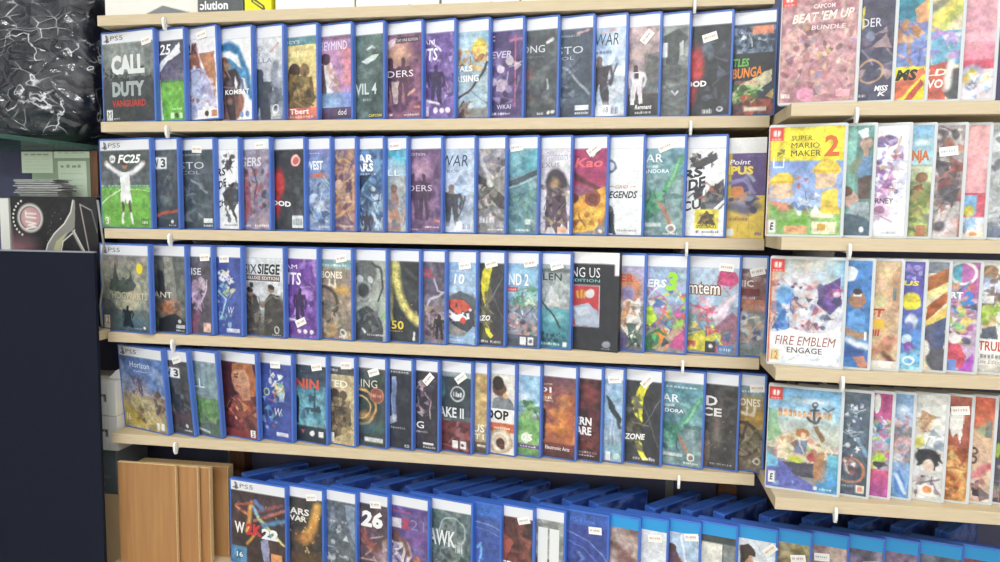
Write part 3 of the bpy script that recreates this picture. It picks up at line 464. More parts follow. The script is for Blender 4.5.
   R(-1, .11, 1, 1, '#eef1f3'), G(.11, 1, '#f3f5f6', '#e6eaee'), RING(-.02, .29, .06, .02, '#5f6d80'), T('GRID', .18, .49, .58, .525, '#b9907c', .2, .02), L([(.0, .51), (.15, .51)], .006, '#b9907c'), L([(.62, .51), (.78, .51)], .006, '#b9907c'), T('LEGENDS', -.12, .55, .86, .625, '#3f454c', .25, .03), P([(0, .68), (.14, .72), (.18, .85), (.22, 1), (0, 1)], '#3a4148'), C(.05, .74, .03, '#7a6a60'), TS(50, 10, .25, .945, .85, .962, '#8d959c')], {}),
 (687, 'teal jungle game case with a green winged beast and rider on the second row', [
   G(.11, .4, '#6f9cc0', '#5f94a8'), N('#7aa6b8 #4f7f86 #8fb8b8 #3f6a70', 371, 5, (-1, .11, 1, 1), .7), T('AVATAR', -.9, .17, .45, .255, '#eef4f4', 0, .01), TS(51, 6, .02, .275, .35, .31, '#eef4f4'), T('PANDORA', -.12, .325, .62, .365, '#eef4f4', 0, .015), L([(.95, .2), (.7, .42), (.35, .62)], .032, '#4f9a6a'), L([(.9, .22), (.6, .5)], .014, '#83c490'), E(.2, .68, .25, .09, '#4d9c74'), E(.6, .6, .5, .03, '#4a6a70', .8), E(.6, .75, .3, .18, '#8aa0a0', .7, .8), L([(.35, .66), (.55, .75), (.7, .92)], .02, '#b07a62'), B(372, 18, '#3f8060 #2f5a58 #6fae8a', (0, .55, .5, .82), .03, .06, .8), R(.0, .87, .45, .915, '#dfe9e8', .8), RING(.68, .92, .04, .012, '#eef4f4'), TS(52, 7, .5, .975, .9, .99, '#eef4f4')], dict(stick=(.5, .1, 22))),
 (728, 'white motorbike game case with yellow triangle badge on the second row', [
   R(-1, .11, 1, 1, '#f0f1f2'), B(381, 16, '#3a3a40 #5f5a5a #8a7f7a', (.1, .17, .75, .32), .02, .05), P([(.1, .28), (.75, .15), (.8, .22), (.3, .33)], '#4a484e'), T('RS', -.08, .34, .42, .44, '#3c3d44', 0, .04, -.05), T('SIDE', -.22, .46, .5, .58, '#3c3d44', 0, .04, -.07), T('CU', -.1, .66, .4, .76, '#3c3d44', 0, .03, -.04), P([(.35, .62), (.7, .5), (1, .42), (1, .62), (.75, .7), (.45, .74)], '#4a4b55'), B(382, 24, '#2d2f38 #6d707c #8f8a84 #3f3a3c #a06a58', (.2, .48, 1, .74), .03, .06), R(.25, .73, .87, .93, '#e9d84a'), P([(.3, .88), (.56, .735), (.82, .88)], '#5a4c3c'), B(383, 10, '#8f8048 #3a342c', (.4, .78, .72, .88), .015, .03), T('SPEC TRACKS', .3, .885, .82, .92, '#4a4228', 0, .02), C(.3, .96, .015, '#6d7078'), TS(53, 8, .45, .945, .9, .968, '#6d7078')], {}),
 (766, 'purple and yellow boxed game without blue plastic ending the second row', [
   R(-1, .0, 1, .155, '#f1f0ef'), R(-1, .155, 1, .57, '#5f4a86'), R(-1, .57, 1, 1, '#ecc94c'), R(-1, .155, .12, 1, '#e3bd45'), TS(54, 9, .5, .165, .97, .19, '#7a649f'), T('CAMPUS', -.7, .28, .68, .365, '#f3d94f', 0, .05), T('Two Point', -.5, .215, .6, .265, '#f4f0f4', .2, .01), C(.28, .54, .07, '#e0894a'), RING(.28, .54, .12, .015, '#8d9ac0'), L([(.1, .45), (.5, .4), (.7, .55)], .018, '#8d86b8'), L([(.55, .36), (.7, .42)], .02, '#a8b4d0'), B(391, 22, '#6d6a8a #9aa0c0 #454268 #c0907a', (.1, .58, .8, .72), .03, .06), L([(.1, .68), (.6, .72), (.8, .68)], .05, '#5b5878', .8), C(.72, .72, .04, '#4a4868'), R(.0, .78, .62, .835, '#d9b25a'), TS(55, 8, .05, .795, .58, .82, '#8f6f3a'), R(.03, .91, .2, .98, '#dfe8f0'), TS(56, 3, .78, .93, .96, .97, '#7a5fa0'), L([(.3, .84), (.3, 1)], .004, '#c9a63c'), L([(.6, .84), (.6, 1)], .004, '#c9a63c')], dict(slip='purple')),
]

ROW3 = [
 (158, 'blue wizard castle game case with round yellow seal starting the third row', [
   G(.11, .5, '#b9ad93', '#8f9488'), G(.5, 1, '#8d968f', '#3f4f58'), N('#cdbf9c #8c9289 #a8a694 #6a7673', 411, 4, (-1, .11, 1, .75), .7), G(.11, .24, '#8d8399', '#b3a590', a=.5), 
   P([(.15, .52), (.2, .4), (.24, .4), (.27, .3), (.3, .2), (.33, .3), (.36, .4), (.45, .4), (.48, .33), (.51, .4), (.6, .38), (.63, .28), (.66, .38), (.75, .45), (.7, .52), (.5, .56)], '#4f5a56'), B(412, 16, '#3f4a48 #66706a', (.18, .38, .72, .54), .015, .035), T('HOGWARTS', .22, .545, .97, .625, '#cfc7a8', 0, .005), TS(60, 8, .4, .64, .75, .655, '#c4bda6'), P([(0, .62), (.2, .66), (.35, .75), (.25, 1), (0, 1)], '#4d565a', .7), E(.62, .9, .4, .12, '#4a6f84', .9, .8), H(.55, .7, .26, '#1f2733', w=1.6), P([(.43, .95), (.55, .72), (.67, .95)], '#1f2733'), R(.03, .83, .16, .985, '#e0e0d8'), T('12', .045, .845, .145, .93, '#d08a3a', 0, .02), C(.9, .95, .02, '#e8eae8'), TS(61, 5, .7, .955, .85, .97, '#c9d4da')], dict(seal=(.83, .265, .055), fwd=.013)),
 (190, 'blue adventure game case with a pale stone shaft and orange fire on the third row', [
   R(-1, .11, 1, 1, '#5c625f'), P([(.25, .13), (.55, .13), (.75, .7), (.3, .7)], '#b4b3a5'), N('#6f746d #4c524f #8f8f82 #3c423f', 421, 5, (-1, .11, 1, 1), .45), P([(0, .28), (.2, .3), (.3, .55), (.2, .62), (0, .6)], '#2f343a'), T('REMNANT', -1.0, .535, .52, .605, '#e6e2d4', 0, .01), E(.3, .72, .4, .12, '#c2693f', .8, .9), E(.55, .66, .2, .06, '#d89a72', .7, .9), B(422, 18, '#8a4a34 #d8825a #5a3a34', (0, .6, .9, .85), .02, .06, .6), P([(0, .85), (.6, .78), (1, .88), (1, 1), (0, 1)], '#23262c'), C(.77, .87, .025, '#d8dadc'), R(.65, .91, .97, .95, '#b9bdc2'), TS(62, 5, .65, .965, .97, .985, '#d8dadc')], {}),
 (216, 'blue game case with violet crystal streak and RISE lettering on the third row', [
   R(-1, .11, 1, 1, '#524f5c'), N('#68646f #454350 #5d5664 #353541', 431, 5, (-1, .11, 1, 1), .7), T('ARISE', -.45, .245, .55, .325, '#dcdae0', 0, .01), P([(.05, .42), (.3, .38), (.5, .55), (.55, .75), (.35, .7), (.1, .6)], '#b59ab8'), B(432, 24, '#d8bfd8 #8a6a94 #6a5678 #c0a0b0', (.05, .38, .7, .75), .02, .06, .75), L([(.5, .66), (.75, .5), (.8, .38)], .012, '#d0c0d6'), P([(0, .9), (.35, .72), (.5, .78), (.3, 1), (0, 1)], '#7d4a66'), R(.62, .87, .95, .98, '#e6b9a8')], dict(stick=(.75, .12, 4))),
 (245.5, 'deep blue game case with white flowers down the cover on the third row', [
   R(-1, .11, 1, 1, '#3f50a0'), N('#4a5cae #36458f #5064b8', 441, 3, (-1, .11, 1, 1), .6), B(442, 16, '#f1f1ee #e4e6ee', (.15, .25, .55, .38), .02, .045), C(.35, .31, .03, '#e9e2c0'), B(443, 14, '#e8e6d8 #e6d98a #d8e2ea', (.35, .38, .7, .55), .02, .045), B(444, 30, '#8fb8dc #4a7fc0 #6aa8a0 #2f3f7a #a8cfe6', (.0, .42, .65, .9), .02, .045, .8), L([(.1, .5), (.4, .6), (.2, .8)], .012, '#a8d0e0'), T('W', .48, .68, .72, .76, '#c8d0e8', .2, 0), T('o', .1, .74, .25, .8, '#7fb0c8'), R(.42, .93, .93, .975, '#c9cfe6')], dict(stick=(.38, .135, 3))),
 (287.5, 'blue tactical shooter game case with black lettering over armed figures on the third row', [
   R(-1, .11, 1, .4, '#e2e6ea'), G(.4, 1, '#cfd6dc', '#5a5854'), T('RAINBOW', -.75, .19, -.05, .3, '#33373c', 0, .03), T('SIX', -.02, .19, .32, .3, '#4a4d52', 0, .01), T('SIEGE', .34, .18, .93, .3, '#2f3338', .1, .035), R(-.2, .31, .93, .375, '#5f5452'), T('DELUXE EDITION', .0, .325, .9, .362, '#e6dcd8', 0, .02), N('#dfe4e8 #b9bfc2 #8f8c86', 451, 4, (-1, .38, 1, .7), .5),
   P([(0, .55), (.1, .5), (.3, .55), (.42, .75), (.38, 1), (0, 1)], '#4d4a48'), P([(.5, .62), (.68, .52), (.9, .52), (1, .6), (1, 1), (.5, 1)], '#3f3d3c'), C(.12, .52, .05, '#a07f6a'), E(.12, .485, .1, .035, '#3a3432'), C(.68, .47, .045, '#9a7a66'), E(.68, .44, .09, .03, '#35302f'), C(.45, .64, .04, '#8d705e'), C(.17, .42, .035, '#4a4643'), B(452, 40, '#2f2d2d #6a6560 #544e48 #8d8478 #3b3a3a', (0, .55, 1, .97), .03, .06, .8), RING(.83, .93, .032, .01, '#eef0f0'), TS(63, 5, .7, .975, .95, .99, '#eee')], {}),
 (321, 'violet city game case with white brush lettering and paper tag on the third row', [
   R(-1, .11, 1, 1, '#7f54b0'), N('#9a6fcb #6a429c #583588 #b88fe0', 461, 6, (-1, .11, 1, 1), .8), B(462, 22, '#d0b0ee #4a2f7c #a878d0', (0, .3, 1, .85), .02, .05, .7), T('GOTHAM', -.9, .18, .35, .23, '#f2ecf8'), T('KNIGHTS', -1.0, .27, .48, .41, '#f4eefa', .1, .02), H(.42, .43, .42, '#38264e', w=1.0), L([(.05, .8), (.5, .84)], .015, '#efe6f4'), C(.42, .93, .028, '#efe9f6'), C(.62, .93, .028, '#efe9f6'), C(.82, .93, .028, '#efe9f6')], dict(stick2=(.47, .83, 25))),
 (355, 'blue pirate game case with sunset sail and Arabic lettering on the third row', [
   R(-1, .11, 1, .215, '#7fa3a8'), TS(64, 9, .05, .16, .9, .19, '#e2ecec'), G(.215, 1, '#a89a8c', '#8d7a62'), N('#cda878 #9a8a78 #7f756c #c79a5a', 471, 5, (-1, .215, 1, 1), .7), T('BONES', .03, .245, .72, .325, '#f2ead8', 0, .025), T('SKULL AND', -1.1, .245, -.02, .325, '#f2ead8', 0, .025), L([(.05, .4), (.2, .42), (.35, .4), (.5, .42)], .016, '#f0e4cc'), L([(.3, .34), (.3, .42)], .014, '#f0e4cc'), L([(.5, .34), (.5, .42)], .014, '#f0e4cc'), E(.75, .45, .5, .08, '#e0a548', .8, .9), RING(.08, .62, .2, .028, '#4f4540'), L([(-.2, .56), (.5, .7)], .016, '#4f4540'), B(472, 34, '#8d8274 #b5a892 #5c5148 #d0c2a4 #6d6a66', (0, .56, 1, .95), .03, .07, .75), RING(.75, .92, .035, .012, '#eee8dc'), TS(65, 5, .6, .965, .9, .985, '#eee')], dict(stick=(.7, .1, 10))),
 (389.5, 'grey game case with a hound in a gas mask on the third row', [
   G(.11, 1, '#b3bab4', '#9aa29c'), N('#c2c8c0 #a3aba4 #8d968f', 481, 4, (-1, .11, 1, 1), .7), E(.35, .24, .42, .16, '#5d6264', 1, .2), P([(.05, .15), (.25, .2), (.2, .5), (.0, .5)], '#6f7576'), E(.3, .42, .3, .18, '#6c7274', 1, .2), C(.27, .45, .075, '#3c4042'), RING(.27, .45, .1, .02, '#9ba1a2'), E(.18, .32, .12, .045, '#d5dade'), E(.5, .32, .1, .04, '#c2c8cc'), L([(.55, .15), (.85, .2), (.92, .4), (.75, .55)], .014, '#3c4144'), P([(.0, .72), (.35, .62), (.75, .68), (.9, .8), (.9, 1), (0, 1)], '#43484c'), B(482, 18, '#575d60 #343a3d #777d80', (0, .6, .85, .95), .03, .06, .7), E(.95, .72, .12, .08, '#7fc06a', .8, .9), L([(.25, .88), (.32, .92)], .014, '#e8ecec'), TS(66, 8, .4, .93, .95, .95, '#d8dcdc')], {}),
 (422.5, 'black anniversary game case with a curving yellow band on the third row', [
   R(-1, .11, 1, 1, '#34383c'), N('#3d4246 #2d3135 #44494d', 491, 4, (-1, .11, 1, 1), .7), L([(.2, .13), (.23, .3), (.35, .48), (.55, .62), (.75, .7), (1, .77)], .05, '#e3d678'), B(492, 26, '#8a8448 #c4b85c #6d6a3c #f2e8a0', (.15, .14, .35, .5), .01, .02, .6), B(493, 18, '#8a8448 #f2e8a0', (.4, .52, .95, .74), .01, .02, .5), L([(.02, .13), (.03, .75)], .04, '#c9be6a'), T('50', .08, .775, .5, .87, '#ecd054', 0, .02), TS(67, 6, .05, .885, .48, .9, '#d8c060'), L([(.55, .2), (.9, .3)], .02, '#464b50'), L([(.5, .35), (.95, .5)], .02, '#464b50'), P([(.78, .97), (.84, .9), (.9, .97)], '#eef0f0'), L([(.84, .89), (.84, .97)], .014, '#eef0f0')], {}),
 (448, 'dark violet game case with red title and lightning sky on the third row', [
   G(.11, .5, '#4f4a5c', '#6a5f74'), N('#6d6478 #4a4558 #8a7f90 #585064', 501, 5, (-1, .11, 1, 1), .75), T('OUL', .0, .19, .5, .29, '#c8404a', 0, .03), L([(.55, .3), (.68, .42), (.9, .44)], .01, '#b9b2cc'), L([(.2, .65), (.4, .52), (.75, .48), (.98, .44)], .012, '#c8c0d2'), P([(.05, .75), (.45, .58), (.95, .62), (.95, .95), (.05, .95)], '#7a6878', .8), B(502, 30, '#5b4a54 #a58f98 #3f3640 #c0a89a', (0, .62, .95, .95), .03, .06, .75), H(.78, .68, .28, '#2f2a32', w=1)], {}),
 (479, 'pale sky rally game case with a red and white car on the third row', [
   G(.11, .6, '#7fa8d6', '#b9d0e6'), P([(.3, .13), (1, .13), (1, .5), (.7, .4)], '#a8c8e8', .6), P([(0, .5), (.6, .15), (.8, .15), (.3, .55)], '#c3d8ee', .5), T('10', .22, .24, .6, .35, '#f2f5f8', .15, .02), TS(68, 6, .1, .2, .5, .215, '#e6eef6'), P([(0, .5), (.5, .42), (1, .5), (1, .72), (0, .72)], '#5c6670'), N('#6a7a84 #8d98a2 #4f5a64', 511, 6, (-1, .45, 1, .64), .6), P([(0, .55), (.5, .5), (.95, .62), (.98, .82), (.7, .88), (.15, .78), (0, .7)], '#3f434c'), P([(.05, .52), (.55, .52), (.9, .62), (.4, .68), (.1, .6)], '#d85a48'), P([(.0, .62), (.35, .68), (.8, .66), (.8, .72), (.3, .76), (0, .7)], '#eceef0'), C(.55, .74, .035, '#c8473c'), B(512, 14, '#eef0f2 #c9463c #33363e', (.1, .56, .9, .84), .015, .03), P([(0, .9), (.6, .92), (.9, .8), (1, .82), (1, 1), (0, 1)], '#8fb3d8'), TS(69, 5, .1, .95, .5, .975, '#eef')], dict(stick=(.62, .145, 10))),
 (507, 'black and yellow combat game case with a big yellow crescent on the third row', [
   R(-1, .11, 1, 1, '#3c3c42'), P([(.0, .13), (.5, .13), (.5, .9), (.0, 1)], '#6f6f42', .35), P([(.15, .2), (.3, .13), (.55, .13), (.42, .3), (.38, .5), (.28, .58), (.12, .45), (.08, .3)], '#e9dc3c'), P([(.2, .76), (.35, .74), (.45, .85), (.62, .9), (.5, .93), (.3, .88)], '#e9dc3c'), B(521, 24, '#4f4c3f #2a2b30 #8a8468 #6a5c4a', (.0, .4, .42, .8), .03, .06, .8), T('WARZO', -.45, .695, .48, .755, '#f4f4f4', .15, .03, -.02), L([(.3, .6), (.98, .25)], .005, '#77787c'), L([(.4, .35), (.95, .7)], .005, '#65666c'), TS(70, 5, .12, .95, .4, .975, '#e8e8e8'), TS(71, 6, .5, .945, .92, .975, '#e8e8e8')], dict(stick=(.5, .12, 15))),
 (541, 'sky blue zombie game case with palm leaves and red label on the third row', [
   G(.11, .5, '#6a9ccc', '#8fbdd8'), N('#7fb0d8 #a3cde0 #6a9cc8', 531, 3, (-1, .11, 1, .55), .6), T('ISLAND 2', -.45, .22, .7, .35, '#eef2f4', 0, .02), R(-.2, .365, .36, .42, '#d0474a'), TS(72, 7, .0, .38, .32, .405, '#f6dcd8'), B(532, 30, '#9fc6a0 #5f9a7a #d0e2c8 #4a8068', (.25, .38, .95, .56), .02, .05, .8), L([(.5, .42), (.55, .62)], .014, '#6a8a78'), N('#9fc0dc #7a9ec8 #c0d8e6', 533, 5, (-1, .6, 1, .75), .6), B(534, 44, '#e6eef2 #6a7f96 #b8828a #3f4f62 #9fb4c4 #d0a49a', (0, .62, 1, .9), .03, .06, .8), G(.88, 1, '#45566c', '#34404f', a=.8), R(.45, .9, .64, .985, '#eef0f2'), R(.7, .9, .88, .985, '#eef0f2'), C(.79, .94, .022, '#5a626c')], dict(stick=(.75, .105, 10))),
 (572.5, 'teal lake game case with misty mountain and slanting oar on the third row', [
   G(.11, .5, '#a4aeb0', '#9aa6a8'), T('FALLEN', -.55, .205, .72, .285, '#3b4548', 0, .01), R(-1, .16, 1, .2, '#596463', .8), N('#cdd3d4 #8f9a9c #b5bdbe #6f7b7e', 541, 5, (-1, .28, 1, .62), .8), P([(.1, .56), (.35, .34), (.55, .42), (.7, .56)], '#dde0e0', .7), G(.58, 1, '#5aa8b4', '#2f6f80'), E(.5, .68, .5, .07, '#a8dce0', .7, .9), L([(0, .52), (.35, .62), (.7, .78)], .01, '#2f3f44'), B(542, 16, '#2b4a50 #1f383e', (0, .85, .9, .93), .02, .04), TS(73, 8, .05, .95, .7, .975, '#dfe9ea'), R(.78, .935, .92, .985, '#eef0f0')], dict(stick=(.55, .125, 15))),
 (620.5, 'tall black boxed game with red picture window standing proud on the third row', [
   R(-1, 0, 1, 1, '#2a2c33'), R(-1, 0, .91, .115, '#f2f1ef'), R(.91, 0, 1, .23, '#f2f1ef'), N('#2e3038 #26282e #33353d', 551, 4, (-1, .12, .9, 1), .4), T('AMONG US', -.52, .155, .6, .255, '#eceef0', .0, -.004), T("CREWMATE EDITION", -.95, .272, .6, .302, '#7fc4c0', 0, .01), R(-.35, .33, .6, .76, '#b8b6c4'), R(-.33, .34, .58, .75, '#c23b40'), L([(.13, .4), (.15, .46)], .014, '#e8b63c'), L([(.22, .39), (.22, .46)], .014, '#e8b63c'), L([(.3, .4), (.29, .46)], .014, '#e8b63c'), E(.4, .42, .1, .05, '#d8d6da'), P([(.02, .55), (.35, .52), (.55, .6), (.58, .75), (.1, .75)], '#aab6ca'), P([(.05, .57), (.35, .55), (.42, .62), (.15, .65)], '#c9d2de'), L([(.05, .62), (.0, .72)], .02, '#8a93a8'), E(.75, .93, .1, .035, '#8f92a0'), TS(74, 4, .66, .965, .84, .98, '#8f92a0')], dict(slip='black', fwd=.004)),
 (647, 'blue game case with orange title over a white snowy creature on the third row', [
   G(.11, .5, '#a09ac0', '#b8a0b0'), E(.4, .35, .55, .18, '#c07850', .9, .3), E(.35, .4, .4, .1, '#7a78b4', .9, .5), T('ER', .0, .2, .58, .28, '#c8503a', 0, .03), P([(.1, .5), (.35, .45), (.7, .48), (.9, .7), (.8, .95), (.3, .85), (.05, .75)], '#e6e2da'), L([(.3, .5), (.05, .72)], .022, '#c88a5a'), L([(.42, .5), (.2, .74)], .018, '#b0784e'), B(561, 20, '#f2eee6 #c9c2c0 #8d8590 #a87a5a', (.1, .46, .9, .8), .02, .05, .75), B(562, 14, '#3f5a50 #2f4440 #55705f', (.4, .76, .95, .95), .03, .06), P([(0, .8), (.4, .86), (.3, 1), (0, 1)], '#5a4f80'), R(.0, .96, 1, 1, '#4a4f70', .6)], {}),
 (689, 'bright racing game case with a lime numeral three on the third row', [
   G(.11, .5, '#8fb4c8', '#8fa0c8'), N('#a3c4d4 #8f9fd0 #b8b0d0 #7fc0b8', 571, 5, (-1, .11, 1, .6), .7), T('RACERS', -.6, .245, .5, .33, '#f4f6f6', .1, .03), T('3', .5, .165, .78, .36, '#9fdc3c', .1, .05), B(572, 50, '#6ab0c0 #e0c04a #c05a9a #4a6ab0 #8fd05a #f0f0f0 #d05a5a #5a4a90', (0, .36, 1, .78), .03, .07, .85), P([(0, .55), (.15, .52), (.28, .66), (.1, .75), (0, .72)], '#b8e03c'), P([(0, .85), (.35, .75), (.6, .82), (.3, 1), (0, 1)], '#3f7a4a'), P([(.45, .95), (.98, .7), (1, .98)], '#c84a8a', .9), P([(.2, .98), (.8, .72), (.95, .74), (.5, 1)], '#c9a88a', .8), B(573, 16, '#f08a3a #4ab06a #40485a', (0, .75, .6, .98), .02, .05)], {}),
 (741, 'pastel creature game case with brown and white bubble title on the third row', [
   G(.11, .5, '#b8cce0', '#a8c0dc'), N('#c8d8e8 #a8c4e0 #d8d0e0', 581, 3, (-1, .11, 1, .6), .6), E(.8, .22, .22, .08, '#c84a7c'), B(582, 10, '#c03a6c #d86a8c', (.65, .13, 1, .3), .03, .05), T('Temtem', -.36, .245, .66, .4, '#7a4f30', 0, .075), T('Temtem', -.33, .255, .63, .39, '#f6f2ea', 0, .012), P([(.3, .5), (.42, .42), (.5, .56), (.75, .42), (1, .35), (.8, .55), (.7, .7), (.45, .72)], '#dcc8da'), L([(.4, .5), (.55, .62), (.9, .4)], .02, '#efe4ee'), B(583, 26, '#d86a8a #7ab0a8 #c8506a #88b8d8 #e0a0a8', (0, .42, .5, .72), .03, .06, .8), P([(.55, .72), (.9, .55), (1, .6), (1, .9), (.6, .85)], '#9a5f7a', .8), P([(0, .85), (.35, .74), (.65, .75), (.7, .9), (.4, .98), (0, .98)], '#d8cf4a'), B(584, 20, '#4a7ab8 #3a5a90 #c84a6a #f0e06a #5a9a70', (0, .7, 1, .97), .03, .06, .8), R(.37, .87, .58, .99, '#3b3d42'), C(.475, .92, .025, '#e8eaea'), R(.62, .91, .92, .985, '#5a82c0'), TS(75, 5, .66, .93, .88, .965, '#dfe8f4')], dict(stick=(.75, .105, -5))),
 (768, 'blue comic game case half hidden by the clear cases on the third row', [
   G(.11, .45, '#7a5a60', '#8f5a5c'), B(591, 12, '#c8b4b0 #a08078', (0, .16, 1, .3), .03, .05, .6), T('NIC', -.2, .23, .5, .3, '#e0cfc8', 0, .03), R(.0, .315, .75, .39, '#7a2f38'), TS(76, 7, .0, .4, .6, .425, '#eee'), G(.43, .55, '#c8785a', '#c08a78'), B(592, 34, '#5a74b0 #e0dcd8 #8a98a8 #3f5080 #b0c0b8 #c8a088', (0, .5, 1, .9), .03, .07, .8), G(.9, 1, '#7f9490', '#6a8488', a=.7)], dict(stick=(.65, .14, 15))),
]

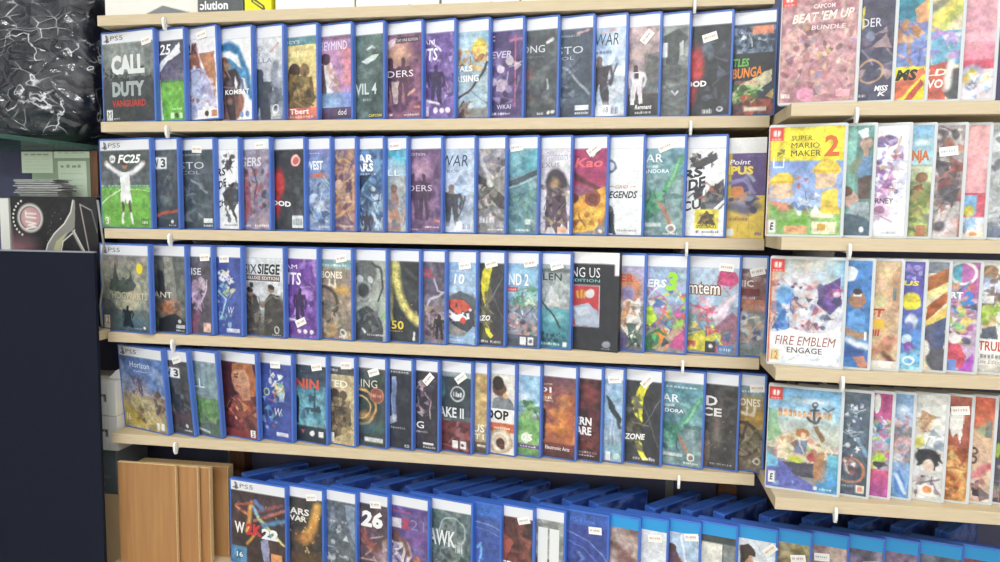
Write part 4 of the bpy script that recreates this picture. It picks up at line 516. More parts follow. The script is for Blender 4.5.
ROW4 = [
 (172, 'blue desert quest game case leaning starting the fourth row', [
   G(.11, .5, '#4f74b8', '#8fa4cc'), N('#6f92cc #4a6cb0 #a3b4d8 #7f94c4', 611, 4, (-1, .11, 1, .6), .7), T('Horizon', .24, .175, .7, .245, '#e2e8f2', 0, .0), TS(80, 6, .32, .28, .65, .295, '#d0daea'), G(.55, 1, '#a8a0a0', '#b09a50'), N('#c8b070 #8f8474 #d8c88a #9a8a58', 612, 5, (-1, .58, 1, 1), .8), E(.45, .5, .35, .14, '#c0b4c4', .8, .9), B(613, 22, '#5a5068 #8a6f7a #b08a80 #6a6080', (.28, .36, .62, .58), .02, .05, .8), H(.45, .33, .2, '#5c5470', w=1.2), B(614, 14, '#584850 #7a6058', (.72, .52, .95, .78), .03, .06, .8), P([(.0, .7), (.3, .78), (.5, .95), (.0, .97)], '#c4aa3e', .8), B(615, 10, '#8a6a4a #6a5444', (.3, .74, .55, .9), .03, .05, .7), T('16', .05, .83, .15, .92, '#ece8d8', 0, .02), TS(81, 4, .05, .94, .18, .955, '#e8e4d4'), R(.76, .89, .83, .975, '#e8ecf0'), R(.87, .89, .94, .975, '#e8ecf0')], dict(tilt=4)),
 (198, 'blue fantasy game case with boxed numeral standing on the fourth row', [
   G(.11, 1, '#4a5058', '#453f46'), N('#586068 #3d434c #333840 #5a5450', 621, 5, (-1, .11, 1, 1), .7), R(.0, .2, .62, .32, '#f1f2f2'), T('W', -.1, .215, .22, .305, '#33393f', 0, .02), T('3', .34, .215, .56, .305, '#33393f', 0, .03), H(.2, .42, .5, '#2c3038', w=1.4), B(622, 16, '#6a6c74 #2a2d34 #7d7a78', (.05, .45, .9, .75), .03, .06, .6), G(.74, .9, '#584048', '#3f343c', a=.7), C(.75, .9, .022, '#e0e4e8'), TS(82, 5, .6, .94, .95, .96, '#e0e4e8')], dict(tilt=5, stick=(.55, .1, 18))),
 (225, 'blue game case with mossy green ground under torn white capitals on the fourth row', [
   G(.11, .5, '#8fa4ac', '#7894a8'), N('#a3b4b8 #6f8aa0 #88a0a0 #5f7a90', 631, 5, (-1, .11, 1, .6), .7), T('VALL', -.9, .32, .45, .43, '#dfe6ea', 0, .01), G(.55, 1, '#5f8a58', '#4a5f5a'), N('#6fa05a #4a7850 #87b468 #3f6048', 632, 6, (-1, .55, 1, .85), .8), B(633, 14, '#8d6a60 #4a5a70 #6a8a68', (.2, .72, 1, .92), .03, .06, .6), L([(0, .92), (.5, .96)], .02, '#c0ccd4')], dict(tilt=4)),
 (261.5, 'blue space action game case with a large red haired head on the fourth row', [
   R(-1, .11, 1, 1, '#4a2530'), N('#5c2a34 #3a1c28 #7a3438', 641, 5, (-1, .11, 1, 1), .7), P([(.28, .52), (.75, .45), (1, .6), (1, .85), (.5, .8), (.2, .75)], '#7a4038'), E(.55, .3, .3, .2, '#c88f70', 1, .12), P([(.3, .13), (.9, .13), (1, .3), (1, .48), (.82, .5), (.8, .3), (.7, .2), (.4, .2), (.28, .24)], '#a8623c'), P([(.48, .42), (.8, .38), (.82, .55), (.5, .58)], '#b57c60'), E(.43, .42, .13, .05, '#b8785a', .8, .6), L([(.36, .26), (.48, .25)], .012, '#6a4030'), L([(.36, .29), (.45, .29)], .014, '#5a3a34'), L([(.4, .4), (.52, .4)], .012, '#9a5048'), L([(.33, .3), (.3, .36)], .014, '#a87050'), B(642, 44, '#b5563c #6a2a2c #d88a58 #4a2028 #8f4438', (.1, .55, 1, .92), .03, .06, .75), B(643, 12, '#f0a080 #e0705a', (.15, .55, .45, .78), .015, .03), G(.93, 1, '#8a2f34', '#6a2830'), R(.8, .9, .95, .985, '#eeeeee'), T('5', .84, .91, .91, .975, '#5a5a60', 0, .01)], dict(tilt=1.5)),
 (295.5, 'deep blue game case with white blossoms and paper tag on the fourth row', [
   R(-1, .11, 1, 1, '#36479a'), N('#4254a8 #2f3f8c #4a5eb4', 651, 3, (-1, .11, 1, 1), .6), B(652, 16, '#f1f1ee #dfe2ee', (.3, .24, .65, .36), .02, .045), B(653, 16, '#e8e6d8 #e6d98a #d8e2ea #a8c080', (.4, .34, .75, .52), .02, .045), B(654, 34, '#8fb8dc #4a7fc0 #c05a60 #2f3f7a #a8cfe6 #6aa8a0', (.0, .3, .7, .9), .02, .045, .8), T('W', .45, .63, .7, .72, '#c8d0e8', .2, 0), T('o', .08, .4, .3, .5, '#b0c4a8'), R(.5, .91, .9, .955, '#c9cfe6')], dict(stick=(.5, .125, 3))),
 (330, 'teal moonlit harbour game case with orange red capitals on the fourth row', [
   G(.11, .45, '#2f3c4c', '#3c5466'), G(.4, .8, '#4f8fa8', '#5fa8bc'), N('#5fa0b4 #3f7088 #7fc0cc #2f4f64', 661, 5, (-1, .35, 1, .85), .7), TS(83, 4, .2, .18, .4, .195, '#b0504a'), T('RONIN', -.62, .27, .78, .39, '#d0604a', 0, .03), B(662, 14, '#2f4a5c #24384a', (.4, .48, .85, .65), .02, .05, .8), R(.5, .6, .82, .65, '#2c4658'), L([(.65, .38), (.65, .62)], .012, '#2c4658'), P([(0, .45), (.15, .5), (.12, .8), (0, .8)], '#1f2a38'), G(.82, 1, '#2a3a48', '#1f2b38'), P([(.18, .86), (.32, .86), (.25, .91)], '#c05a60'), E(.55, .9, .09, .035, '#eceeee'), R(.75, .865, .92, .935, '#eceeee')], dict(stick=(.72, .125, 12))),
 (358, 'tan shooter game case with a crouched soldier column on the fourth row', [
   R(-1, .11, 1, .205, '#4a4c50'), TS(84, 6, .0, .14, .35, .17, '#dfe2e2'), G(.205, 1, '#cdbd94', '#c6ab78'), N('#d8cba6 #b8a47c #c8b68a', 671, 4, (-1, .205, 1, 1), .6), T('STED', -.3, .265, .75, .35, '#ece6d2', 0, .03), C(.2, .43, .07, '#3f3634'), C(.55, .44, .065, '#5a4c40'), P([(0, .52), (.5, .48), (.8, .55), (.9, .7), (.7, .85), (.3, .92), (0, .9)], '#6b5c48'), B(672, 40, '#4f4336 #8a7858 #3f382f #a39068', (0, .48, .88, .9), .03, .055), R(-.1, .88, .18, .98, '#eceade'), TS(85, 6, .3, .95, .8, .965, '#8a7a58')], dict(stick=(.7, .09, 5))),
 (389, 'dark green fantasy game case with golden ring glow on the fourth row', [
   G(.11, 1, '#37423f', '#2f3e44'), N('#44504a #2b3634 #3a4a50 #4a5a58', 681, 5, (-1, .11, 1, 1), .7), T('ELDEN RING', -1.3, .245, .72, .335, '#dcd6c0', 0, .0), R(-1, .11, 1, .17, '#6a5a58', .5), RING(.1, .56, .2, .022, '#d8a45a'), RING(.1, .56, .13, .014, '#e8c480'), E(.25, .66, .5, .08, '#d89a50', .7, .9), C(.7, .42, .085, '#8a4a3c'), RING(.7, .42, .08, .01, '#b87860'), TS(86, 6, .5, .4, .9, .44, '#c89a88'), E(.5, .78, .9, .1, '#3f6a70', .6, .9), R(.25, .905, .92, .955, '#d8dadc')], dict(stick=(.6, .155, 20))),
 (415, 'near black game case with pale blade like column and tiny caption on the fourth row', [
   G(.11, 1, '#2c303c', '#262a36'), N('#383d4a #232733 #303542', 691, 5, (-1, .11, 1, 1), .7), R(-1, .11, 1, .165, '#3d4048'), TS(87, 7, .1, .13, .9, .15, '#d8dadc'), P([(.12, .2), (.3, .19), (.32, .5), (.26, .7), (.15, .68)], '#b8c0d8'), L([(.22, .25), (.25, .6)], .03, '#6a7ab0'), P([(.02, .66), (.34, .62), (.36, .7), (.05, .74)], '#c8cfe0', .8), TS(88, 8, .1, .76, .75, .78, '#c0c4cc'), T('KO', .72, .95, .92, .985, '#e0e2e6', 0, .01)], {}),
 (441, 'dark game case with rose armour sparks and white tilted tag on the fourth row', [
   G(.11, 1, '#2f2f3a', '#24252e'), N('#3d3a48 #27272f #4a3f50', 701, 5, (-1, .11, 1, 1), .7), B(702, 26, '#8a6a80 #c8a0a8 #5a4f70 #e0c8cc #4a4860', (0, .22, .7, .6), .02, .05, .75), T('BEING', -1.0, .685, .42, .765, '#e8e8ec', 0, .01), TS(89, 8, .0, .79, .6, .81, '#c0c0c8'), R(.38, .92, .85, .945, '#e6e6e8'), TS(90, 6, .4, .96, .95, .98, '#e6e6e8')], dict(stick=(.62, .2, 48))),
 (474, 'black and red thriller game case with grey block title on the fourth row', [
   R(-1, .11, 1, .175, '#93a6ac'), G(.175, .6, '#3a4550', '#2f3c46'), N('#46545f #2b3640 #38464f', 711, 5, (-1, .17, 1, 1), .7), E(.05, .3, .12, .16, '#4f8a98', .8, .6), C(.57, .36, .085, '#3a434c'), RING(.57, .36, .08, .012, '#d0d6d8'), TS(91, 4, .42, .33, .72, .39, '#e6eaea'), T('ALAN WAKE II', -1.3, .51, .78, .625, '#dfe2e2', 0, .025), TS(92, 6, .0, .645, .35, .66, '#c0c6c8'), G(.66, 1, '#6a3238', '#5a2a30'), P([(.55, .66), (.7, .66), (.95, .98), (.35, .98)], '#b08088', .6), B(712, 26, '#8a3a40 #4a2228 #a85a5a #3a1c24', (0, .66, 1, .97), .03, .07, .7), R(.4, .88, .6, .965, '#e8e6e6'), R(.66, .88, .86, .965, '#e8e6e6'), C(.76, .92, .02, '#5a4448')], dict(stick=(.68, .17, 38))),
 (490, 'narrow strip of a golden sunset game case on the fourth row', [
   G(.11, .7, '#c8a468', '#d8b878'), N('#d8b87a #b8965c #e6d08c #a88858', 721, 4, (-1, .11, 1, .95), .7), T('OF US', -1.3, .68, .85, .77, '#efe9dc', 0, .02), T('PART I', -1.0, .79, .8, .85, '#efe9dc', 0, .02), G(.88, 1, '#6f5c48', '#4f4438'), R(.3, .91, .95, .935, '#e0d4be')], {}),
 (517.5, 'orange and white pop art game case with a spiral eye on the fourth row', [
   R(-1, .11, 1, 1, '#e4ded6'), P([(0, .12), (.4, .12), (.2, .4), (0, .42)], '#d8cfc4'), C(.4, .28, .09, '#6a4a3c'), E(.35, .22, .25, .08, '#2f2826'), P([(.15, .4), (.6, .34), (.98, .42), (1, .52), (.1, .52)], '#7a7f84'), C(.62, .36, .03, '#c8a070'), R(-1, .5, 1, .66, '#f4f2ee'), T('LOOP', -.38, .515, .78, .625, '#2d2c2e', 0, .04), R(-1, .66, 1, .76, '#c8603c'), TS(93, 8, .2, .7, .85, .725, '#f6e4d8'), C(.45, .86, .14, '#dcc8a8'), RING(.45, .86, .13, .018, '#c0a888'), RING(.45, .86, .09, .014, '#f2eee4'), C(.45, .88, .055, '#4a2f2c'), C(.52, .92, .035, '#6a4038')], {}),
 (542.5, 'bright green meadow game case with a twisted tree on the fourth row', [
   G(.11, .5, '#7fb4dc', '#98c8e0'), N('#b8d8ea #7fb0d8 #d8e8f0', 741, 4, (-1, .11, 1, .55), .7), E(.3, .35, .4, .08, '#eef4f8', .8, .7), L([(.4, .7), (.45, .55), (.6, .45)], .025, '#5f6a50'), B(742, 18, '#6fa868 #4a8058 #8fc07a', (.2, .4, .9, .58), .03, .06, .85), G(.6, .85, '#7ab070', '#8ac060', a=.9), N('#8cc46a #5a9a58 #a8d078', 743, 6, (-1, .58, 1, .88), .7), C(.42, .8, .06, '#e0ecd4'), T('05', .2, .76, .7, .84, '#eef6e8', .1, .03), R(-1, .88, 1, .92, '#5a4a80'), TS(94, 6, .15, .89, .9, .91, '#efe9f6'), G(.92, 1, '#7fa860', '#5a8a60')], {}),
 (578, 'orange sunset game case with a cloudy red horizon on the fourth row', [
   G(.11, .5, '#6a4858', '#b06048'), G(.5, .85, '#c8693c', '#e08c3c'), N('#8a4a48 #c8683c #e09a50 #6a3c48', 751, 5, (-1, .3, 1, .85), .6), L([(0, .2), (.3, .2)], .006, '#e0d4d0'), T('JEDI', -.62, .235, .28, .315, '#f2ecea', 0, .01), T('SURVIVOR', -.9, .335, .32, .365, '#ece2de', 0, .01), L([(0, .385), (.32, .385)], .006, '#e0d4d0'), P([(0, .45), (.12, .48), (.1, .8), (0, .85)], '#3f2f38'), G(.84, 1, '#7a3c34', '#4a3038'), T('Electronic Arts', .12, .875, .85, .915, '#f2ecea', 0, .01)], {}),
 (604.5, 'dark maroon war game case with two line white title on the fourth row', [
   R(-1, .11, 1, 1, '#3a2a32'), N('#5a3036 #33262e #7a363a #2a2028', 761, 5, (-1, .11, 1, .95), .75), E(.5, .3, .5, .15, '#8a3a3a', .6, .9), T('MODERN', -1.0, .535, .62, .625, '#f0eeee', 0, .035), T('WARFARE', -1.1, .64, .62, .73, '#f0eeee', 0, .035), B(762, 10, '#8a4038 #5a2a2c', (.2, .73, .7, .85), .02, .05, .7), TS(95, 7, .1, .91, .9, .925, '#d8d0d0'), TS(96, 6, .1, .945, .8, .96, '#d8d0d0')], {}),
 (626, 'icy blue game case with dark diving bird and snow spire on the fourth row', [
   G(.11, .6, '#8fb4d4', '#a8c8de'), N('#a8c8e0 #84acd0 #c8dcea', 771, 4, (-1, .11, 1, 1), .7), P([(.1, .28), (.5, .38), (.95, .52), (.9, .58), (.5, .48), (.3, .42)], '#39404a'), L([(.5, .4), (.85, .62)], .02, '#39404a'), P([(.25, .85), (.4, .55), (.55, .6), (.7, .85)], '#c8d4e0', .8), L([(.3, .55), (.3, .82)], .012, '#8aa0b8'), L([(.5, .5), (.5, .82)], .012, '#8aa0b8'), E(.5, .85, .8, .1, '#6fa8b8', .7, .8), R(.12, .9, .4, .99, '#f0f2f2'), C(.7, .945, .04, '#b8d8dc')], dict(stick=(.55, .11, 8))),
 (664, 'black combat game case with armed figure and yellow slash on the fourth row', [
   R(-1, .11, 1, 1, '#383a40'), N('#424448 #303238 #3c3e44', 781, 4, (-1, .11, 1, 1), .7), P([(.2, .35), (.45, .13), (.65, .17), (.5, .3), (.48, .55), (.35, .62), (.22, .45)], '#e6e03a'), P([(.3, .78), (.48, .75), (.5, .85), (.68, .96), (.55, .97), (.4, .9)], '#e6e03a'), P([(0, .4), (.22, .42), (.4, .6), (.5, .75), (.2, .8), (0, .78)], '#4a4c42'), B(782, 32, '#5f6054 #2f312f #807c68 #3b3c38', (0, .3, .45, .85), .03, .06, .85), T('WARZONE', -.45, .71, .58, .775, '#f4f4f2', .15, .035, -.03), L([(.5, .6), (.98, .3)], .005, '#77787c'), L([(.5, .35), (.95, .8)], .005, '#5f6066'), TS(97, 5, .25, .94, .45, .965, '#e8e8e8'), TS(98, 6, .52, .93, .9, .965, '#e8e8e8')], dict(stick=(.6, .115, 48))),
 (705.5, 'teal jungle game case with a green winged beast on the fourth row', [
   R(-1, .11, 1, .2, '#5f8a98'), TS(99, 8, .05, .155, .85, .175, '#dfecee'), G(.2, .6, '#5f9cb4', '#6a9aa4'), N('#7ab0bc #4a808a #8fb8b8 #3f6a74', 791, 5, (-1, .2, 1, 1), .7), T('AVATAR', -.9, .245, .4, .33, '#eef4f4', 0, .01), TS(79, 6, .0, .35, .3, .38, '#eef4f4'), T('PANDORA', -.3, .4, .52, .44, '#eef4f4', 0, .015), L([(.95, .27), (.7, .45), (.35, .64)], .03, '#4f9a78'), L([(.9, .3), (.6, .53)], .014, '#83c4a0'), E(.2, .68, .28, .1, '#4d9c80'), E(.75, .58, .4, .025, '#4a6a70', .8), E(.6, .78, .35, .14, '#7f9aa0', .7, .8), L([(.35, .66), (.5, .74), (.72, .92)], .02, '#b07a62'), B(792, 18, '#3f8068 #2f5a58 #6fae94', (0, .56, .5, .82), .03, .06, .8), R(.0, .87, .52, .91, '#dfe9e8', .85), RING(.72, .9, .035, .012, '#eef4f4'), TS(78, 7, .55, .955, .95, .975, '#eef4f4')], {}),
 (740, 'dark grey space game case with broken white capitals and dust glow on the fourth row', [
   R(-1, .11, 1, 1, '#3d3b3e'), N('#4c494a #343236 #5a5652 #2c2b30', 801, 5, (-1, .11, 1, 1), .7), T('DEAD', -1.0, .24, .38, .345, '#e6e4e2', 0, .03), T('SPACE', -1.0, .365, .52, .455, '#e6e4e2', 0, .03), E(.4, .6, .25, .3, '#8a7f70', .7, .95), B(802, 24, '#b8b0a0 #a09484', (.1, .5, .9, .8), .004, .01, .8), P([(0, .6), (.1, .62), (.2, .8), (.12, 1), (0, 1)], '#8a6f5c', .6), TS(77, 9, .2, .945, .9, .965, '#c8c4c0')], {}),
 (766, 'blue pirate game case with sunset and ship wheel ending the fourth row', [
   R(-1, .11, 1, .22, '#7a949c'), TS(76, 6, .05, .16, .8, .185, '#e2ecec'), G(.22, 1, '#a8905a', '#6f6454'), G(.38, .55, '#c8a040', '#b8904a'), T('BONES', -.2, .245, .85, .325, '#efe6d4', 0, .025), L([(.05, .4), (.3, .42), (.6, .41)], .016, '#f0e4cc'), L([(.3, .34), (.3, .42)], .014, '#f0e4cc'), L([(.6, .34), (.6, .42)], .014, '#f0e4cc'), RING(.15, .68, .17, .025, '#4a4038'), L([(-.2, .6), (.6, .76)], .016, '#4a4038'), L([(.35, .5), (-.05, .86)], .016, '#4a4038'), B(812, 30, '#8d8068 #b0a080 #574c40 #6d6658', (0, .58, 1, .95), .03, .07, .7), RING(.8, .9, .03, .012, '#e6e0d4')], dict(stick=(.7, .13, 5))),
]

ROW5 = [
 (289, 'blue wrestling game case with neon streaks nearest the pine planks in the bottom row', [
   R(-1, .11, 1, 1, '#3a2f36'), N('#4a3a40 #2c2630 #5a3c38', 901, 5, (0, .12, 1, 1), .7), L([(.1, .32), (.35, .42)], .02, '#d87a4a'), L([(.38, .25), (.3, .6)], .035, '#e0a050'), L([(.1, .3), (.5, .24)], .014, '#b0503c'), L([(.45, .35), (.95, .22)], .022, '#8a4a50'), L([(.45, .45), (.98, .28)], .02, '#b0605a'), L([(.42, .3), (.75, .62)], .025, '#6fb0d0'), L([(.5, .4), (.98, .7)], .016, '#d8d88a'), L([(.45, .22), (.6, .3)], .03, '#5a7ab8'), L([(.6, .5), (.98, .4)], .03, '#4a80b0'), L([(.3, .75), (.45, .62)], .02, '#c8903c'), B(902, 20, '#4a6a9a #c06a40 #6a3438 #e0b060', (.1, .2, .95, .6), .015, .03, .7),
   T('W', .06, .5, .25, .64, '#eceef0', 0, .035), T('2K', .28, .5, .58, .64, '#c83a44', 0, .05), T('22', .57, .53, .88, .66, '#eceef0', 0, .055), P([(.55, .7), (.68, .66), (.72, .95), (.6, .95)], '#8a90b8'), R(0, .8, .28, 1, '#4a88b8'), C(.15, .9, .06, '#2f6a9c'), T('16', .09, .87, .21, .935, '#eef2f4', 0, .02), R(.74, .82, .94, .97, '#d0905c'), TS(110, 5, .74, .98, .94, 1, '#8a5a40')], {}),
 (326, 'blue game case with a burst of orange sparks and white capitals in the bottom row', [
   R(-1, .11, 1, 1, '#33302f'), N('#45403c #2a282a #5a4a3a', 911, 5, (-1, .11, 1, 1), .7), T('GEARS', -.35, .245, .62, .325, '#e8e6e2', 0, .03), T('OF WAR', -.5, .335, .55, .405, '#e8e6e2', 0, .03), L([(.85, .2), (.72, .45), (.5, .62)], .06, '#d8a050'), E(.75, .42, .2, .16, '#c88a3c', .8, .8), E(.45, .6, .4, .1, '#c07a40', .8, .8), B(912, 34, '#e8c070 #b0703c #8a5a38 #f0d8a0', (.05, .3, .95, .8), .01, .03, .8), G(.78, 1, '#5a4434', '#6a4a34', a=.8)], dict(stick=(.7, .09, 8))),
 (359, 'blue game case showing a grey rocky warrior bust in the bottom row', [
   R(-1, .11, 1, 1, '#5f6a78'), N('#8a98a8 #4a5464 #6f7c8c #3c4654', 921, 5, (-1, .11, 1, 1), .8), TS(111, 6, .15, .34, .75, .37, '#b8c0c8'), P([(.15, .45), (.45, .3), (.75, .45), (.85, .9), (.1, .9)], '#59646f', .8), B(922, 36, '#a8b4be #3f4852 #c8d0d6 #6a7480', (.1, .35, .85, .95), .02, .05, .8), P([(.65, .15), (1, .15), (1, .6), (.85, .5)], '#8fa4c0', .7)], {}),
 (391, 'blue basketball game case headed by a white number in the bottom row', [
   R(-1, .11, 1, 1, '#4a3a48'), N('#5f4a58 #3a303e #7a5a60 #343040', 931, 5, (-1, .11, 1, 1), .7), T('26', .08, .19, .85, .39, '#f0f0f0', .1, .05), B(932, 30, '#8a5a58 #b88a80 #6a4a60 #d0b8b8 #4a3a50', (0, .42, 1, .98), .04, .08, .75), E(.85, .75, .4, .22, '#b8a0a8', .8, .8), L([(.05, .45), (.35, .6), (.6, .62)], .06, '#8a4a48', .8)], dict(stick=(.6, .11, 6))),
 (431, 'blue basketball game case with a violet court and two jersey figure in the bottom row', [
   R(-1, .11, 1, 1, '#5a4a8c'), N('#6a58a0 #4a3c78 #7c60a0 #54408a', 941, 4, (-1, .11, 1, 1), .7), TS(112, 9, .05, .17, .55, .19, '#d8506a'), T('2K', .32, .25, .52, .37, '#c84048', .0, .035), R(-.05, .26, .3, .37, '#e8e2e6'), T('21', .54, .25, .92, .37, '#8a80b4', 0, -.0), H(.15, .38, .75, '#e6dfe2', '#6a4a48', w=1.1), L([(.25, .5), (.38, .52), (.5, .68)], .03, '#7a5048'), C(.72, .72, .05, '#b86a48'), B(942, 12, '#3a3450 #8a78b0', (0, .55, .3, 1), .03, .06, .7), E(.7, .5, .4, .1, '#8a50a0', .4, .9)], {}),
 (474, 'blue drama game case with condensed white title over teal fog in the bottom row', [
   R(-1, .11, 1, 1, '#4f6468'), N('#6a8084 #3f5256 #8a9a9a #33444a', 951, 5, (-1, .11, 1, 1), .75), T('HAWK', -.22, .345, .62, .53, '#e6eaea', 0, .02), TS(113, 4, .62, .45, .8, .58, '#cfd6d8'), RING(.55, .35, .16, .01, '#a8b8b8'), B(952, 26, '#2f3c40 #5f7074 #8a9898 #3f4c50', (0, .58, 1, 1), .03, .07, .7), L([(.1, .95), (.4, .75), (.9, .85)], .014, '#2a3438')], {}),
 (502.5, 'empty blue disc case with embossed ring, first of two in the bottom row', [
   R(-1, 0, 1, 1, '#3a6cc8'), R(-1, .15, 1, 1, '#3a55a8'), N('#4a64b4 #344a98 #3f5cb0', 961, 4, (-1, .15, 1, 1), .5), RING(.1, .82, .62, .01, '#8aa8e0', .8), RING(.1, .82, .55, .008, '#6a88d0', .8), T('PS4', .1, .04, .6, .1, '#3058b0'), L([(.15, .5), (.3, .45), (.25, .62)], .014, '#6fb0e8'), L([(.3, .5), (.2, .68)], .01, '#6fb0e8'), B(962, 12, '#4a70c8 #5a8ae0', (.1, .42, .4, .75), .015, .03, .7)], dict(nohdr=1)),
 (535, 'blue war game case with smoky red sky over white title in the bottom row', [
   R(-1, .11, 1, 1, '#3c3034'), N('#8a4038 #4a2c30 #a85848 #33292e', 971, 4, (-1, .11, 1, .75), .8), P([(0, .3), (.4, .4), (.1, .6), (0, .75)], '#c05a4a', .7), T('MODERN', -1.0, .62, .7, .71, '#f0eeee', 0, .035), T('WARFARE', -1.1, .725, .68, .815, '#f0eeee', 0, .035), G(.85, 1, '#33282c', '#241e22')], dict(stick=(.72, .13, 18))),
 (566, 'blue game case with tall white letters above a dark ragged crowd in the bottom row', [
   R(-1, .11, 1, .6, '#8f9494'), N('#a8acaa #6f7474 #c0c2be #505658', 981, 5, (-1, .11, 1, .7), .7), T('II', .12, .2, .85, .62, '#e4e6e6', 0, .06), R(-.1, .2, .05, .5, '#e4e6e6'), G(.55, 1, '#44423f', '#2f2e2e', a=.85), B(982, 34, '#2a2828 #5a5650 #8a8880 #3a3838 #c0beb8', (0, .55, 1, 1), .03, .06, .8)], {}),
 (610, 'empty blue disc case with a paper price tag, second of two in the bottom row', [
   R(-1, 0, 1, 1, '#3458b0'), R(-1, .14, 1, 1, '#33479a'), N('#4058a8 #2c3c88 #384ea0', 991, 4, (-1, .14, 1, 1), .5), T('PS4', .1, .05, .4, .11, '#5a80d0'), TS(114, 6, .45, .07, .7, .1, '#4a70c8'), RING(-.1, .85, .62, .009, '#8aa0e0', .8), RING(-.1, .85, .52, .008, '#6078c8', .8), L([(.3, .45), (.45, .5), (.35, .58)], .02, '#5a74c0'), B(992, 14, '#4a5cb0 #6a7cc8', (.1, .7, .8, 1), .03, .06, .6)], dict(nohdr=1, stick=(.72, .17, 4))),
 (641, 'blue game case with a brown cloudy close up in the bottom row', [
   R(-1, .11, 1, 1, '#a08880'), N('#c0aca4 #6f4f4c #8f746c #d8c8c0', 1001, 4, (-1, .11, 1, 1), .9), E(.5, .5, .5, .12, '#6a4040', .7, .8), E(.4, .8, .5, .1, '#5a4048', .6, .9)], dict(ps4=1)),
 (669, 'blue game case with a mostly white cover and paper tag in the bottom row', [
   R(-1, .11, 1, 1, '#dfe2e8'), N('#e8eaf0 #d0d6e0', 1011, 3, (-1, .11, 1, 1), .6), B(1012, 18, '#8a98b8 #5a6a90 #b0bcd0', (-.1, .5, .3, 1), .03, .07, .8), TS(115, 9, .1, .05, .8, .08, '#dfeef8')], dict(ps4=1, stick=(.55, .2, 6))),
 (701, 'blue game case with a diving player in a pale sky in the bottom row', [
   G(.11, 1, '#c0d4e8', '#a8c4e0'), N('#d8e4f0 #a0bce0 #c0d0e8', 1021, 4, (-1, .11, 1, 1), .6), P([(.0, .33), (.18, .28), (.35, .42), (.6, .55), (.3, .6), (.25, .9), (0, .9)], '#5a3a58'), C(.08, .3, .05, '#4a3030'), L([(.3, .42), (.6, .55), (.85, .65)], .03, '#6a4038'), L([(.4, .15), (.6, .5)], .01, '#eef4f8')], dict(ps4=1, stick=(.75, .15, 8))),
 (737.5, 'blue game case with a cream picture panel framed in grey in the bottom row', [
   R(-1, .11, 1, 1, '#5a5f64'), R(-1, .11, 1, .2, '#3f4448'), R(-.2, .2, .62, 1, '#e0ddd2'), R(.65, .2, 1, 1, '#7a7f80'), N('#8a8e8c #6a7072 #9a9c98', 1031, 5, (.65, .2, 1, 1), .7), L([(.05, .55), (.25, .65), (.15, .8)], .02, '#3a3a38'), B(1032, 8, '#4a4844 #8a867c', (.0, .55, .35, .9), .02, .04, .8)], dict(ps4=1)),
 (777, 'blue football game case with a dark haired man in teal in the bottom row', [
   R(-1, .11, 1, 1, '#dfe6ec'), N('#eaf0f4 #d0dae4', 1041, 3, (-1, .11, 1, 1), .6), P([(.02, .72), (.2, .62), (.42, .68), (.5, 1), (0, 1)], '#58a8c4'), P([(.15, .5), (.35, .5), (.35, .7), (.15, .68)], '#b08468'), E(.28, .42, .16, .15, '#b88c70', 1, .12), P([(.06, .2), (.3, .17), (.46, .24), (.46, .31), (.3, .3), (.16, .42), (.08, .4)], '#3a2f2c'), L([(.36, .4), (.43, .4)], .01, '#4a3a34'), L([(.7, .35), (.85, .5)], .008, '#8a98a8')], dict(ps4=1, stick=(.85, .2, 45))),
 (811, 'blue game case with black outlined letters on khaki in the bottom row', [
   R(-1, .11, 1, 1, '#9a8a60'), N('#b0a070 #80744c #c0b488 #6a6040', 1051, 5, (-1, .11, 1, 1), .8), T('OEB', .08, .36, .72, .48, '#2c2a24', 0, .04), T('YEVO', .1, .52, .68, .6, '#efe9d8', 0, .03)], dict(ps4=1, stick=(.65, .27, 10))),
 (847.6, 'blue game case with a rosy blurred portrait in the bottom row', [
   R(-1, .11, 1, 1, '#a88a84'), N('#c8b0a8 #8a6a68 #b89890 #d8c8c4', 1061, 4, (-1, .11, 1, 1), .85), L([(.2, .5), (.9, .45)], .02, '#b8605c', .6)], dict(ps4=1, stick=(.3, .24, 5))),
 (883.6, 'blue game case with a tag on a violet dark cover in the bottom row', [
   R(-1, .11, 1, 1, '#6a6078'), N('#8a80a0 #4a4458 #a098b0', 1071, 4, (-1, .11, 1, 1), .8), TS(116, 10, .05, .06, .85, .085, '#c0dcf0')], dict(ps4=1, stick=(.68, .27, 12))),
 (918, 'blue game case with a purple tinted cover and low tag in the bottom row', [
   R(-1, .11, 1, 1, '#7a6480'), N('#9a80a0 #5a4a68 #b89cb0', 1081, 4, (-1, .11, 1, 1), .8)], dict(ps4=1, stick=(.72, .27, -6))),
 (961.6, 'blue game case with a grey cover under a lettered blue header in the bottom row', [
   R(-1, .11, 1, 1, '#5f6470'), N('#7a8090 #4a4e5c #9094a0', 1091, 4, (-1, .11, 1, 1), .8), TS(117, 11, .05, .06, .9, .085, '#c0dcf0')], dict(ps4=1, stick=(.55, .26, 6))),
 (1001, 'blue game case with a dark red edged cover ending the bottom row', [
   R(-1, .11, 1, 1, '#5f6478'), N('#7a80a0 #4a4e64 #8a3a44', 1101, 4, (-1, .11, 1, 1), .8), TS(118, 11, .1, .06, .9, .085, '#a0ccec')], dict(ps4=1)),
]

def logo_sw(c):
    if c.f < .8: return
    m = (c.U < .19) & (c.V0 < .125); c.mix(m, rgb('#d2463f'))
    L([(.075, .045), (.075, .075)], .02, '#f6e8e6')(c); L([(.12, .045), (.12, .075)], .02, '#f6e8e6')(c); L([(.097, .03), (.097, .09)], .005, '#d2463f')(c)
    TS(119, 6, .03, .1, .165, .115, '#f6d8d4')(c)

